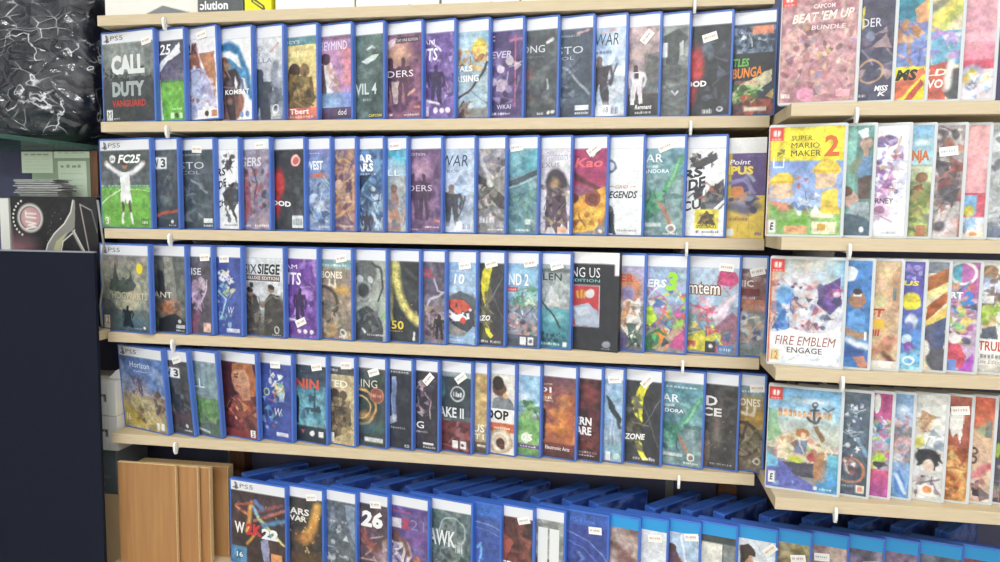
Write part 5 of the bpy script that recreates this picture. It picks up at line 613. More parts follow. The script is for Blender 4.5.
SW1 = [
 (860.5, 'clear game case with a pink red crowd collage starting the short top shelf', [
   R(-1, 0, 1, 1, '#b8848a'), N('#c89a9c #a06a74 #d8b0a8 #8a5a68', 1201, 6, (0, 0, 1, 1), .8), B(1202, 110, '#d8a8a0 #8a5a6a #c07a78 #e8cfc0 #6a4a60 #a8948a #d0b070 #9a8ab0', (.02, .28, .98, .95), .02, .045, .75), T('CAPCOM', .42, .12, .7, .16, '#e8dcd8', 0, .02), T("BEAT 'EM UP", .14, .2, .95, .285, '#ecdcd4', .25, .03, -.03), R(.05, .29, .95, .32, '#a0707a', .5), T('BUNDLE', .4, .31, .85, .35, '#e8d4d0', .1, .01), E(.35, .93, .12, .06, '#e090b0'), R(.76, .9, .94, .96, '#e6a0b0'), TS(120, 4, .02, .91, .16, .96, '#f4eeec')], {}),
 (897.5, 'clear game case with dark navy cover and pale serif letters on the short top shelf', [
   R(-1, 0, 1, 1, '#4a4a60'), N('#5c5c78 #3a3a50 #6a6884', 1211, 4, (-1, 0, 1, 1), .7), T('DER', .05, .27, .62, .345, '#dcdce4', 0, .0), P([(0, .18), (.1, .15), (.1, .34), (0, .36)], '#d8c84a'), B(1212, 26, '#6a5a78 #8a90b0 #c0a0a0 #3a3850', (0, .4, 1, .78), .03, .07, .7), RING(.35, .74, .1, .012, '#c89a70'), T('MISS', .5, .87, .9, .92, '#f0f0f2', .2, .03), T('K', .6, .925, .85, .965, '#f0f0f2', .2, .03), TS(121, 4, .05, .94, .25, .97, '#dcdce4')], {}),
 (931, 'clear game case with yellow cover and black slanted letters on the short top shelf', [
   R(-1, 0, 1, 1, '#e9d83f'), P([(0, .2), (1, .1), (1, .72), (0, .7)], '#7a8fd0'), C(.35, .17, .15, '#3f98b0'), C(.35, .2, .09, '#2f7890'), P([(.55, .2), (1, .12), (1, .35), (.7, .36)], '#d89a6a'), B(1221, 16, '#b87a4a #f0b070 #5a6ab0 #70b080', (0, .3, 1, .66), .04, .08, .8), R(-1, .71, 1, 1, '#ecdf2f'), T('WORMS', -1.3, .73, .75, .83, '#33342c', .2, .05), P([(0, .84), (1, .72), (1, .78), (.2, .98), (0, 1)], '#d86a4a'), P([(.3, 1), (.9, .82), (.95, .86), (.6, 1)], '#c0483c')], {}),
 (965, 'clear cream striped game case beside the pink one on the short top shelf', [
   R(-1, 0, 1, 1, '#e0cfa8'), L([(.1, .2), (.9, .05)], .05, '#8a8a6a'), L([(.0, .35), (.9, .15)], .05, '#e8d85a'), L([(.1, .45), (1, .2)], .035, '#b8c05a'), R(-1, .4, 1, .7, '#6aa8c8'), B(1231, 14, '#a078c0 #5a90c0 #e0d0c0', (0, .35, 1, .72), .04, .08, .7), P([(0, .7), (.6, .68), (.6, 1), (0, 1)], '#c85a4a'), T('FIELD', -.8, .73, .62, .79, '#f4e4d0', .15, .03), T('EVO', -.2, .82, .5, .9, '#f4ece4', .1, .03), C(.95, .82, .1, '#4a4a50'), C(.9, .92, .09, '#55555c'), L([(.7, .7), (.6, .9)], .03, '#efe6dc')], {}),
 (999.5, 'clear game case with plain pink cover ending the short top shelf', [
   R(-1, 0, 1, 1, '#e8a8b4'), N('#f0b8c0 #dc96a6 #ecaeb8', 1241, 3, (-1, 0, 1, 1), .6), G(.5, .66, '#d8889a', '#c86a80', a=.7), R(-1, .66, 1, .76, '#d0506a'), G(.74, 1, '#d8dcea', '#e8d8e0'), E(.3, .78, .45, .09, '#b0b4d8', .9, .3), L([(.1, .82), (.3, .76), (.4, .78)], .025, '#d8c840'), E(.3, .88, .28, .05, '#5a6a90', .9, .4), B(1242, 10, '#e8b870 #88b0d8 #f0f0f4', (0, .78, 1, .98), .02, .05, .7)], {}),
]
SW2 = [
 (846, 'clear game case with yellow header and red numeral starting the short second shelf', [
   R(0, 0, 1, .31, '#f0dc32'), G(.31, .75, '#7898d8', '#a0b8e0'), R(0, .75, 1, 1, '#8ab868'), T('SUPER', .3, .08, .58, .125, '#4a4430'), T('MARIO', .3, .145, .68, .195, '#4a4430'), T('MAKER', .3, .215, .7, .27, '#4a4430'), T('2', .745, .08, .94, .275, '#d06a3c', 0, .03), B(1301, 5, '#6a6038 #8a7c44', (.13, .22, .19, .28), .015, .02), R(.06, .28, .075, .37, '#f0f2f4'), R(.2, .28, .215, .37, '#f0f2f4'), R(.06, .36, .215, .38, '#d8e4f0'),
   E(.2, .5, .17, .085, '#ecc948', 1, .08), E(.79, .39, .19, .09, '#ecc948', 1, .08), R(.02, .5, .36, .525, '#d8ae38'), R(.6, .4, .97, .425, '#d8ae38'), P([(.06, .53), (.34, .53), (.36, .66), (.04, .66)], '#d8b89a'), P([(.64, .43), (.94, .43), (.92, .57), (.66, .57)], '#d8b89a'), P([(.75, .6), (.95, .58), (.98, .8), (.72, .8)], '#e8c84a'), P([(.04, .68), (.3, .7), (.28, .8), (.02, .78)], '#c88a6a'), B(1302, 8, '#c87868 #8a6a8a', (.4, .47, .55, .56), .015, .03), B(1303, 22, '#e8ecf0 #a8c0c8 #5a7ab0 #c0c8d0 #8a6a50', (.3, .62, .7, .82), .02, .045), P([(0, .68), (.18, .78), (.18, .86), (0, .75)], '#7ab05a'), L([(.2, .9), (.5, .88)], .03, '#6aa83c'), L([(.5, .88), (.5, .8)], .02, '#6aa83c'), R(.6, .8, .9, .84, '#e8e0b8'), R(.25, .92, .55, .99, '#d8a070'), R(.62, .88, .95, .99, '#dcd8b8'), R(.7, .9, .8, .96, '#d8a848'), R(.02, .86, .13, .985, '#e8e8e6'), T('E', .05, .89, .1, .96, '#3a3a3a', .15, .03), R(.0, .0, .02, 1, '#c89070')], {}),
 (875.5, 'clear game case with a stern man in a blue vest on the short second shelf', [
   R(-1, 0, 1, 1, '#6fa8a0'), N('#88bcb0 #5a9088 #78a8a0', 1311, 4, (-1, 0, 1, 1), .6), P([(0, 0), (.3, 0), (.4, .3), (.1, .6), (0, .6)], '#8ac8b8', .7), R(.35, .1, 1, 1, '#56706c', .6), P([(.42, .28), (.95, .26), (.95, .45), (.5, .46)], '#5f86b0'), C(.72, .16, .06, '#c0a090'), R(.62, .2, .82, .28, '#c0a090'), R(.62, .105, .84, .13, '#8a7060'), P([(.5, .46), (.95, .45), (.95, .65), (.5, .66)], '#5a4a48'), L([(.45, .3), (.25, .4)], .03, '#7a8a70'), C(.2, .66, .075, '#d0a898'), E(.1, .6, .2, .05, '#6a4a40'), P([(.3, .7), (.9, .68), (.95, .85), (.5, .8), (.1, .95), (0, .9)], '#98a8b0'), P([(0, .78), (.5, .82), (1, .88), (1, 1), (0, 1)], '#4a5f70'), C(.7, .95, .025, '#dfe6ea'), P([(.35, .05), (.8, .02), (.78, .1), (.5, .12)], '#e4eef0')], {}),
 (910.5, 'clear game case with white cover and lilac sketch figures on the short second shelf', [
   R(-1, 0, 1, 1, '#eef0f4'), E(.4, .13, .25, .06, '#6a5a94', 1, .2), B(1321, 50, '#8a78b0 #b8a8d0 #6a5890 #d0b8c8 #c89a70 #a85a88', (.02, .12, .75, .6), .02, .05, .8), B(1322, 30, '#a070a8 #d0a0c8 #7a4a90 #e0c0d8', (.0, .4, .65, .85), .03, .06, .8), B(1323, 14, '#d0d4e8 #b8c0e0', (.6, .15, 1, .7), .02, .05, .6), T('JOURNEY', -.40, .655, .62, .72, '#4a4858', 0, .015), TS(122, 5, .0, .745, .35, .78, '#b06a58'), TS(123, 6, .3, .965, .75, .98, '#8a8a9a')], {}),
 (935, 'clear game case with orange lettering above a green hillside on the short second shelf', [
   G(0, .35, '#7ab4d8', '#a8d0d8'), E(.5, .15, .6, .05, '#eef4f6', .8, .8), T('NINJA', -.45, .22, .85, .34, '#c8703c', 0, .05), G(.36, .6, '#c8d0b0', '#a8b888'), N('#8aa060 #b8c080 #6a7a4a', 1331, 5, (-1, .5, 1, 1), .8), C(.5, .46, .05, '#8a6a48'), P([(.2, .55), (.6, .52), (.65, .66), (.2, .68)], '#7a4a3c'), B(1332, 30, '#6a8040 #c8d870 #4a5a38 #a08a58', (0, .6, 1, 1), .04, .07, .75), R(.4, .9, .85, 1, '#b8785a')], {}),
 (966, 'clear game case with red grey figures and white tag on the short second shelf', [
   R(-1, 0, 1, 1, '#a09494'), N('#c0b4b0 #7a6a6c #d8d0cc #5a4e54', 1341, 5, (-1, 0, 1, 1), .8), B(1342, 44, '#8a4a48 #d8d4d0 #4a444c #b86a5a #a89c9c #33303a', (0, 0, 1, .95), .03, .08, .75), E(.55, .62, .5, .1, '#4a4a54', .8, .5), P([(.1, .8), (.95, .7), (.95, 1), (.1, 1)], '#e0dcda', .6), E(.3, .9, .25, .06, '#55505a', .9, .4)], dict(stick=(.45, .23, 6))),
 (990.5, 'clear game case with salmon pink cover and blue base on the short second shelf', [
   G(0, .6, '#f0b0b0', '#e09098'), N('#f4bcbc #e49ca0', 1351, 3, (-1, 0, 1, .62), .6), R(-1, .6, 1, .82, '#c8586a'), G(.62, .8, '#88b8e0', '#6aa0d0', x0=-1, x1=.6), L([(.0, .78), (.3, .74), (.25, .8)], .03, '#e8d040'), G(.82, 1, '#d8e4f0', '#f0e4c8'), B(1352, 10, '#5a6a90 #88b0d8', (0, .82, .5, .92), .02, .05, .7), E(.55, .97, .2, .02, '#e08a60')], {}),
 (1016, 'clear game case with grey white sketch cover ending the short second shelf', [
   R(-1, 0, 1, 1, '#c8cacc'), B(1361, 40, '#8a8e94 #e8eaec #a8acb2 #5a6068', (-.2, 0, 1, 1), .04, .08, .7), G(.9, 1, '#7a8aa0', '#6a7a94')], {}),
]
SW3 = [
 (846, 'clear game case with fantasy crowd over white base starting the short third shelf', [
   R(0, 0, 1, 1, '#c8ccd8'), GX(0, 1, '#e0b080', '#70b0dc', 0, .3), N('#e8d0b0 #a8c8e0 #88b8e0 #f0c890', 1401, 4, (0, 0, 1, .35), .5), C(.4, .3, .24, '#d8d8e0', .8, .3), P([(.65, .28), (.95, .15), (.98, .4), (.85, .52), (.65, .42)], '#5a4484'), B(1402, 14, '#c050a0 #7a5ab0', (.78, .22, .95, .4), .02, .04, .8), B(1403, 90, '#5a5a80 #e0d8d8 #c07078 #8a98c8 #3a3a60 #d8b0a8 #f0ecec #a05060', (.05, .22, .98, .68), .02, .05, .8), E(.2, .34, .16, .1, '#5a98d8', .9, .3), B(1404, 22, '#4a80c8 #2f5aa0 #88b8e8', (.03, .38, .35, .66), .03, .06, .8), P([(0, .72), (.3, .66), (.7, .7), (1, .62), (1, 1), (0, 1)], '#eef0f4'), T('FIRE EMBLEM', .1, .735, .93, .82, '#9a5a50', .2, 0), T('ENGAGE', .27, .84, .75, .895, '#5a4a58', 0, .01), B(1405, 14, '#d8e0ec #c0d0e4', (.2, .9, .98, .99), .02, .05, .6), R(0, 0, .02, 1, '#d8603c'), R(.02, .0, .1, .62, '#e08a58', .35), R(.04, .87, .16, .98, '#e8d8a0'), T('12', .055, .885, .145, .965, '#c89030', 0, .02)], {}),
 (873.5, 'clear tennis game case with a player in white headband on the short third shelf', [
   G(0, 1, '#4a88d0', '#3a70b8'), N('#5a98dc #3f78c0 #4a84cc', 1411, 3, (-1, 0, 1, 1), .5), C(.05, .12, .08, '#e8eef4'), C(.45, .37, .08, '#a87a60'), R(.3, .29, .62, .33, '#f2f4f6'), E(.45, .29, .2, .035, '#4a3a34'), P([(.1, .48), (.4, .44), (.85, .5), (.85, .72), (.3, .75), (.1, .68)], '#5a98d8'), L([(.1, .66), (.5, .7), (.85, .7)], .035, '#b8886c'), R(.8, .66, .9, .74, '#f0f2f4'), P([(.1, .78), (.85, .76), (.8, .92), (.1, .9)], '#3a5aa0'), P([(.4, .9), (.85, .88), (.98, 1), (.6, 1)], '#b87a68'), L([(.1, .75), (.9, .8)], .03, '#e0e8f0')], {}),
 (902.5, 'clear game case with tan alley and red yellow title on the short third shelf', [
   R(-1, 0, 1, 1, '#d8b890'), N('#e8cca8 #c8a078 #dcc0a0', 1421, 4, (-1, 0, 1, 1), .7), R(.05, .05, .6, .16, '#d8c090'), P([(.7, .1), (1, .05), (1, .45), (.72, .42)], '#b88868', .7), R(.72, .24, .86, .36, '#6a7a80'), E(.25, .38, .3, .08, '#c0c890', .8, .7), T('ST', -.2, .44, .45, .52, '#b84a3c', .1, .05), T('ER', -.2, .54, .55, .63, '#e0b840', .1, .06), T('III', .0, .64, .3, .7, '#b84a3c', .1, .04), E(.6, .78, .25, .1, '#b87058', .9, .5), L([(.1, .85), (.8, .72)], .04, '#c08068'), L([(.5, .85), (.85, .95)], .025, '#6a4a40'), G(.93, 1, '#e8e4dc', '#e0d8cc')], {}),
 (926, 'clear game case with purple cover and yellow blob on the short third shelf', [
   G(0, .5, '#5a48a0', '#4a60b8'), G(.5, 1, '#4a80c8', '#60b8d8'), N('#6a58b8 #4a70c0 #5a98d0', 1431, 4, (-1, 0, 1, 1), .5), B(1432, 8, '#9a80d0 #c0b0e8', (.1, .03, .9, .16), .02, .05, .8), T('US', .0, .175, .75, .22, '#e8d84a', .1, .04), C(.42, .36, .085, '#e8d83c'), E(.5, .55, .35, .09, '#d8dcec', .95, .3), E(.4, .6, .3, .05, '#5a6ab0', .9, .4), E(.3, .72, .3, .06, '#c0d8e8'), E(.45, .79, .28, .045, '#8a50b0'), B(1433, 14, '#a8d8ec #78c0e0', (0, .82, 1, 1), .03, .06, .6), RING(.45, .92, .04, .012, '#f0f6f8')], {}),
 (950, 'clear game case with cream and brown slanting stripes on the short third shelf', [
   R(-1, 0, 1, 1, '#e8dcb8'), R(-1, 0, 1, .1, '#7a8490'), P([(0, .14), (1, .04), (1, .17), (0, .27)], '#b0683c'), P([(0, .27), (1, .17), (1, .25), (0, .35)], '#e8d890'), P([(0, .42), (1, .25), (1, .36), (0, .55)], '#a8582f'), P([(0, .55), (1, .4), (1, .5), (0, .6)], '#e8c860'), P([(0, .6), (1, .5), (1, .75), (.4, .82), (0, .7)], '#5a5a78'), P([(.5, .55), (1, .5), (1, .85), (.5, .8)], '#4a5880'), C(.8, .9, .12, '#5a5a64'), E(.1, .8, .25, .08, '#ece4dc')], {}),
 (981, 'clear party game case with purple corner and red slope on the short third shelf', [
   R(-1, 0, 1, 1, '#b8a0c0'), G(0, .3, '#a85a9a', '#b878b0', x0=.3), R(-1, .0, .35, .22, '#50a0b8'), RING(.4, .1, .1, .02, '#f0ece4'), T('2', .5, .26, .85, .38, '#4a88d0', 0, .05), T('RT', .0, .27, .45, .33, '#f0f0f4', 0, .04), B(1451, 60, '#e0c860 #5a98c8 #d86a80 #f0ece8 #4a4a6a #8ac070 #e0a070 #b050a0', (0, .2, 1, .75), .025, .055, .85), P([(0, .62), (.3, .68), (.7, .85), (.6, 1), (0, .92)], '#c84a60'), P([(.4, 1), (.95, .82), (1, 1)], '#a850b8'), R(.0, .9, .35, 1, '#6a88d0'), E(.25, .7, .3, .05, '#e8e0dc')], {}),
 (1012, 'clear game case with a green haired figure above red capitals on the short third shelf', [
   R(-1, 0, 1, 1, '#e0dcd8'), E(.25, .08, .3, .07, '#9a7a5a'), B(1461, 36, '#b8c8e8 #8a9cc0 #c8a888 #6a5a58 #d8d8e4', (0, .1, 1, .42), .03, .06, .8), E(.3, .46, .3, .09, '#a8c84a', 1, .2), C(.32, .54, .07, '#d8b090'), B(1462, 10, '#98bc40 #c0d868', (.05, .4, .6, .54), .03, .05), P([(.05, .6), (.6, .58), (.7, .7), (0, .7)], '#5a6070'), R(-1, .7, 1, .82, '#f0ece6'), T('TRULY', .0, .715, 1.1, .805, '#c04a3c', 0, .02), TS(124, 6, .1, .83, .9, .87, '#6a6a68'), T('Live Edition', .0, .885, .95, .925, '#a09088', .1, .01), G(.94, 1, '#c8c4bc', '#b8b4ac')], {}),
]
SW4 = [
 (842.5, 'clear seaside game case with boat and anchor starting the short lowest shelf', [
   G(0, .3, '#6aa8d8', '#a8cfe4'), E(.6, .12, .4, .04, '#e8f0f4', .8, .8), E(.45, .28, .5, .1, '#e8f0f0', .6, .9), G(.3, .6, '#b8d0d0', '#d8ccb0', a=.8), P([(0, .2), (.12, .24), (.2, .5), (0, .55)], '#78a878', .8), TS(125, 11, .14, .205, .9, .275, '#c87a4a'), TS(126, 11, .14, .235, .9, .28, '#e8b880'), L([(.64, .17), (.64, .3)], .012, '#4a4448'), RING(.64, .15, .022, .01, '#4a4448'), L([(.58, .2), (.7, .2)], .01, '#4a4448'), L([(.55, .27), (.6, .31), (.64, .32), (.68, .31), (.73, .27)], .012, '#4a4448'), L([(.75, .17), (.82, .2), (.9, .16)], .008, '#5a5a60'),
   P([(.62, .36), (.68, .34), (.82, .48), (.78, .52)], '#8a6a4c'), P([(.1, .5), (.4, .42), (.7, .5), (.9, .66), (.5, .72), (.15, .7)], '#e0cfae', .8), E(.5, .44, .1, .05, '#b8784a'), C(.51, .46, .03, '#e0b898'), P([(.4, .52), (.58, .5), (.6, .64), (.38, .64)], '#6a7a98'), B(1501, 36, '#c89a70 #e8dcc0 #8a6a58 #a8b878 #d88a80 #f0e8d8', (.1, .5, .95, .76), .025, .05, .8), E(.66, .66, .09, .05, '#b84a50'), E(.42, .7, .12, .04, '#b8c850'), G(.62, 1, '#6ab8d0', '#3f88c0', x0=.85), P([(.2, .74), (.7, .72), (.68, .86), (.3, .88)], '#4a4a58'), P([(.68, .62), (.82, .6), (.78, .86), (.66, .88)], '#a87a58'), P([(0, .7), (.18, .72), (.4, .86), (.75, .97), (.75, 1), (0, 1)], '#6068b8'), P([(.0, .66), (.14, .7), (.18, .8), (0, .8)], '#6ab8d8'), B(1502, 8, '#8ac0e8 #5058a8', (.1, .78, .6, .97), .02, .04, .7), P([(.7, .92), (1, .85), (1, 1), (.7, 1)], '#4890c8'), R(.03, .84, .13, .96, '#eceeee'), T('E', .055, .87, .1, .935, '#3a3a3a', .15, .03), C(.7, .965, .022, '#e8f0f4'), TS(127, 5, .76, .955, .93, .975, '#d0e4f0')], {}),
 (872, 'clear slate game case with white line art on the short lowest shelf', [
   G(0, 1, '#5a6a78', '#3f4c5c'), N('#6a7a88 #4a5866 #56687c', 1511, 4, (-1, 0, 1, 1), .6), L([(.3, .35), (1, .6)], .02, '#8ab0d0', .7), B(1512, 44, '#dfe4e8 #a8b4c0 #e8ecf0 #3a4450', (.05, .12, .7, .62), .012, .03, .85), RING(.35, .76, .12, .014, '#c87a50'), E(.35, .72, .28, .09, '#b0a0a4', .9, .4), B(1513, 16, '#d8d4d8 #8a5a58 #5a5058', (.1, .64, .6, .82), .02, .045), TS(128, 6, .05, .91, .5, .925, '#b8c4cc'), R(.6, .9, .92, .975, '#eae0dc'), R(.66, .915, .86, .96, '#d88a70')], {}),
 (893.5, 'clear game case with lime and pink cartoon crowd on the short lowest shelf', [
   R(-1, 0, 1, 1, '#a8a0b0'), R(-1, 0, 1, .25, '#b04a80'), E(.2, .1, .2, .1, '#d8d8d0'), E(.45, .3, .4, .06, '#4a80c8'), RING(.35, .31, .05, .02, '#e8ecf0'), B(1521, 44, '#4a98c8 #e8d858 #d86080 #4a4a5a #a8d848 #f0ece0 #b86a9a', (0, .22, 1, .72), .025, .055, .85), E(.5, .62, .3, .05, '#a8d040'), E(.45, .68, .35, .03, '#3a3a48'), G(.74, 1, '#c85078', '#b050a0')], {}),
 (914.5, 'clear game case with pale crowd above blue car on the short lowest shelf', [
   G(0, .3, '#7aa8d8', '#a8c0dc'), E(.5, .15, .5, .08, '#dce8f0', .8, .8), B(1531, 40, '#c8c8d8 #8a98b8 #e0d0cc #b88a98 #6a7aa8 #d8a0a0', (0, .2, 1, .65), .025, .055, .85), RING(.5, .5, .06, .02, '#d0a8a8'), G(.66, 1, '#88a8d0', '#6a98d0'), P([(.1, .78), (.4, .72), (.8, .85), (.85, 1), (.2, .95)], '#4a78c0'), L([(.2, .78), (.8, .95)], .02, '#c8dcf0')], {}),
 (947.5, 'clear pale game case with spiky black hair figure on the short lowest shelf', [
   R(-1, 0, 1, 1, '#dcdcd8'), N('#e8e8e2 #d0d2ce', 1541, 3, (-1, 0, 1, .4), .6), E(.35, .26, .28, .09, '#c8a078', .95, .3), B(1542, 16, '#b88a60 #e0c8a8 #a87a58', (.1, .18, .6, .38), .03, .05, .85), E(.18, .46, .2, .07, '#d8cc60', .95, .3), B(1543, 16, '#b8c4d0 #8898a8 #e4e8ec', (.4, .34, .95, .52), .03, .05, .8), E(.5, .6, .45, .09, '#34343c', 1, .2), B(1544, 12, '#2c2c34 #3f3f48', (.1, .54, .95, .68), .03, .05), E(.55, .68, .2, .06, '#e4ccbc'), B(1545, 30, '#4a4a54 #e4e4e4 #a89098 #d8d0d4 #7a6a78', (0, .7, 1, .98), .03, .06, .75), R(.35, .86, .75, .97, '#f2eae4'), E(.55, .915, .17, .035, '#e08a5a')], {}),
 (972.5, 'clear rust red game case with white block letter on the short lowest shelf', [
   G(0, .5, '#a85848', '#8f4438'), N('#b46450 #984a3c', 1551, 3, (-1, 0, 1, .5), .5), P([(.05, .15), (.7, .17), (.62, .45), (.45, .35), (.3, .4), (.05, .3)], '#ece6e0'), G(.5, 1, '#c87a3c', '#d88a40'), N('#e8a850 #a8502c #f0c070 #8a4028', 1552, 6, (-1, .48, 1, 1), .85), B(1553, 14, '#7a3a2c #f0c878', (0, .5, 1, 1), .03, .07, .6)], dict(stick=(.5, .13, 8))),
 (996, 'clear red to tan game case with falling fighter on the short lowest shelf', [
   G(0, .35, '#d05a44', '#d88a60'), N('#d86a4c #c85040', 1561, 3, (-1, 0, 1, .3), .5), G(.3, 1, '#e0b890', '#d8b8a8'), E(.5, .32, .35, .07, '#a8b890', .9, .4), R(.6, .22, .95, .38, '#6a7a78', .8), RING(.1, .52, .03, .012, '#4a3a38'), RING(.1, .6, .03, .012, '#4a3a38'), L([(.1, .78), (.5, .7), (.9, .64)], .03, '#c86a70'), P([(.05, .82), (.3, .78), (.6, .95), (.2, .95)], '#3a3440'), B(1562, 12, '#b87a70 #5a4a50 #e8d8cc', (.05, .7, .9, .98), .03, .06, .8)], {}),
 (1024, 'clear game case with dark cover and lime spot ending the short lowest shelf', [
   R(-1, 0, 1, 1, '#4a4858'), N('#5a5868 #383644', 1571, 4, (-1, 0, 1, 1), .7), E(.1, .5, .12, .08, '#a8d048', .95, .3), R(-1, .0, 1, .12, '#c85048'), B(1572, 14, '#8a6a90 #6a8a58 #c89a90', (-.2, .4, 1, 1), .04, .08, .7)], {}),
]

# ------------------------------------------------------------------ game cases
def rrect(x0, z0, x1, z1, r, n=4):
    pts = []
    for cx, cz, a0 in ((x1-r, z0+r, -90), (x1-r, z1-r, 0), (x0+r, z1-r, 90), (x0+r, z0+r, 180)):
        for k in range(n+1):
            a = math.radians(a0+90*k/n); pts.append((cx+r*math.cos(a), cz+r*math.sin(a)))
    return pts
def shell_me(name, W, H, t, r, mg, m):
    """hollow-fronted plastic case: rim, sunken front for the insert, two lids with a seam"""
    bm = bmesh.new()
    def ring(inset, y, box=None, rr=None):
        x0, z0, x1, z1 = box or (-W+inset, inset, -inset, H-inset)
        return [bm.verts.new((x, y, z)) for x, z in rrect(x0, z0, x1, z1, rr or max(r-inset, .0006))]
    l, b, rt, tp = mg
    rec = (-W+l-.0006, b-.0006, -rt+.0006, H-tp+.0006)
    R_ = [ring(0, .0007, rec, .0012), ring(0, 0, rec, .0012), ring(.0010, 0), ring(.0003, .0003), ring(0, .001), ring(0, t*.47), ring(.0009, t*.48), ring(.0009, t*.53), ring(0, t*.54), ring(0, t-.001), ring(.0003, t-.0003), ring(.001, t)]
    for a, c in zip(R_, R_[1:]):
        n = len(a)
        for i in range(n): bm.faces.new((a[i], a[(i+1) % n], c[(i+1) % n], c[i]))
    bm.faces.new(R_[0]); bm.faces.new(R_[-1][::-1])
    bmesh.ops.recalc_face_normals(bm, faces=bm.faces[:])
    me = me_from(bm, name); me.materials.append(m); return me
def slip_me(name, W, H, t, m):
    me = box_me(name, -W, 0, 0, 0, t, H, .0006, 2); me.materials.append(m); return me

PW, PH, PT = .135, .1735, .0118
QW, QH, QT = .110, .170, .0105
MGP = (.0035, .003, .0038, .0036)      # left, bottom, right, top margins of the insert
MGQ = (.0015, .004, .0048, .0045)
SH = {k: shell_me('case_shell_'+k, PW, PH, PT, .0035, MGP, MT[k]) for k in ('blue', 'deepblue', 'navy')}
SH['clear'] = shell_me('case_shell_clear', QW, QH, QT, .0035, MGQ, MT['clear'])
MT['slip_black'] = mat('black_card', '#26282e', .5)
MT['slip_yellow'] = mat('yellow_card', '#e2b93f', .5)
SH['black'] = slip_me('slip_black', PW, .174, .016, MT['slip_black'])
SH['purple'] = slip_me('slip_yellow', PW, .168, .013, MT['slip_yellow'])

def sticker_mesh(k):
    c = Canvas(24, 14, 1, 1.7, '#f4f2ee'); col = ['#b8a0a0', '#a8a8b0', '#c0a890'][k]
    TS(300+k, 6, .1, .3, .9, .62, col)(c); TS(310+k, 8, .15, .74, .8, .82, '#c8c8c8')(c)
    return print_mesh('price_sticker', c, .024, .0135, -.012, -.00675, -.0006, MT['sticker'])
STK = [sticker_mesh(k) for k in range(3)]
def seal_mesh():
    bm = bmesh.new(); bmesh.ops.create_circle(bm, cap_ends=True, segments=28, radius=.5)
    for v in bm.verts: v.co = (v.co.x*.0165, -.0004, v.co.y*.021)
    me = me_from(bm, 'round_seal'); me.materials.append(mat('yellow_seal', '#ead83a', .5)); return me
SEAL = seal_mesh()

def solve_x(px, zmid, Yf, a, t):
    px += 1.2 if px < 600 else 0
    X = at(px, 281, 0)[0]
    def edge(X):
        Y = Yf(X)
        return max(proj((X, Y, zmid))[0], proj((X+t*math.sin(a), Y+t*math.cos(a), zmid))[0])
    for _ in range(12):
        e = edge(X)-px; d = (edge(X+.001)-edge(X))/.001; X -= e/d
    return X

def place_row(rows, z, Yline, kind, group, yaws, first=1.0):
    W, H, t, mg = (PW, PH, PT, MGP) if kind == 'ps' else (QW, QH, QT, MGQ)
    prevX = prevY = prevpx = None
    for i, (px, label, ops, o) in enumerate(rows):
        a = math.radians(yaws[min(i, len(yaws)-1)])
        off = 0.0 if prevX is None else None
        Yf = Yline
        if prevX is not None:
            for _ in range(4):
                X = solve_x(px, z+H*.5, Yf, a, t)
                s = X-prevX
                need = prevY+(prevT*1.04-s*math.sin(a))/math.cos(a)
                Yn = max(Yline(X), need)
                Yf = (lambda v: (lambda X: v))(Yn)
        X = solve_x(px, z+H*.5, Yf, a, t); Y = Yf(X)
        ww, hh, tt = W, H, t
        shell = o.get('shell', 'clear' if kind == 'sw' else ('deepblue' if z < .7 else 'blue'))
        l, b, rt, tp = mg
        slip = o.get('slip')
        if slip:
            shell = slip; l = b = rt = tp = .0004; hh = .174 if slip == 'black' else .168
        Y -= o.get('fwd', 0)
        roll = math.radians(o.get('roll', 0))
        root = empty('game_box' if slip else 'game_case', (X-0, Y, z+ww*math.sin(roll)), -a, 0)
        root.rotation_euler = (math.radians(o.get('tilt', 0)), -roll, -a)
        tag(root, label, 'boxed game' if slip else 'game case', group)
        sh = link('slip_box' if slip else 'case_shell', SH[shell], root)
        # how much of the insert shows beyond the case in front
        ca, sa = math.cos(a), math.sin(a); zm = z+hh/2
        xr = proj((X-rt*ca, Y+rt*sa, zm))[0]; xl = proj((X-(ww-l)*ca, Y+(ww-l)*sa, zm))[0]
        f = 1.0 if prevpx is None else max(.12, min(1.0, (xr-max(prevpx, xl))/(xr-xl)))
        if i == 0: f = 1.0
        pw, ph = ww-l-rt, hh-b-tp
        nx = 76 if kind == 'ps' else 66
        c = Canvas(nx, 98, f, pw/ph)
        for op in ops: op(c)
        c.worn(.5 if slip else 1.0)
        if kind == 'ps' and not slip and not o.get('nohdr'):
            (hdr4 if o.get('ps4') else hdr5)(c)
        if kind == 'sw': logo_sw(c)
        link('cover_insert', print_mesh('cover_insert', c, pw, ph, -ww+l, b, -.0004 if slip else .00035, MT['print']), root)
        k = 0
        for key in ('stick', 'stick2'):
            if key in o:
                x, v, rot = o[key]; U = 1-f*(1-x)
                s_ = link('price_sticker', STK[(i+k) % 3], root); k += 1
                s_.location = (-ww+l+pw*U, -.0004, b+ph*(1-v)); s_.rotation_euler = (0, -math.radians(rot), 0)
                s_['label'] = 'white paper price tag'
        if 'seal' in o:
            x, v, r_ = o['seal']; s_ = link('round_seal', SEAL, root); s_.location = (-ww+l+pw*x, -.0004, b+ph*(1-v)); s_['label'] = 'round yellow seal'
        prevX, prevY, prevpx, prevT = X, Y, px, (.0165 if slip == 'black' else t)
    print('ROW', group, 'last X %.3f offset %.3f' % (X, Y-Yline(X)))

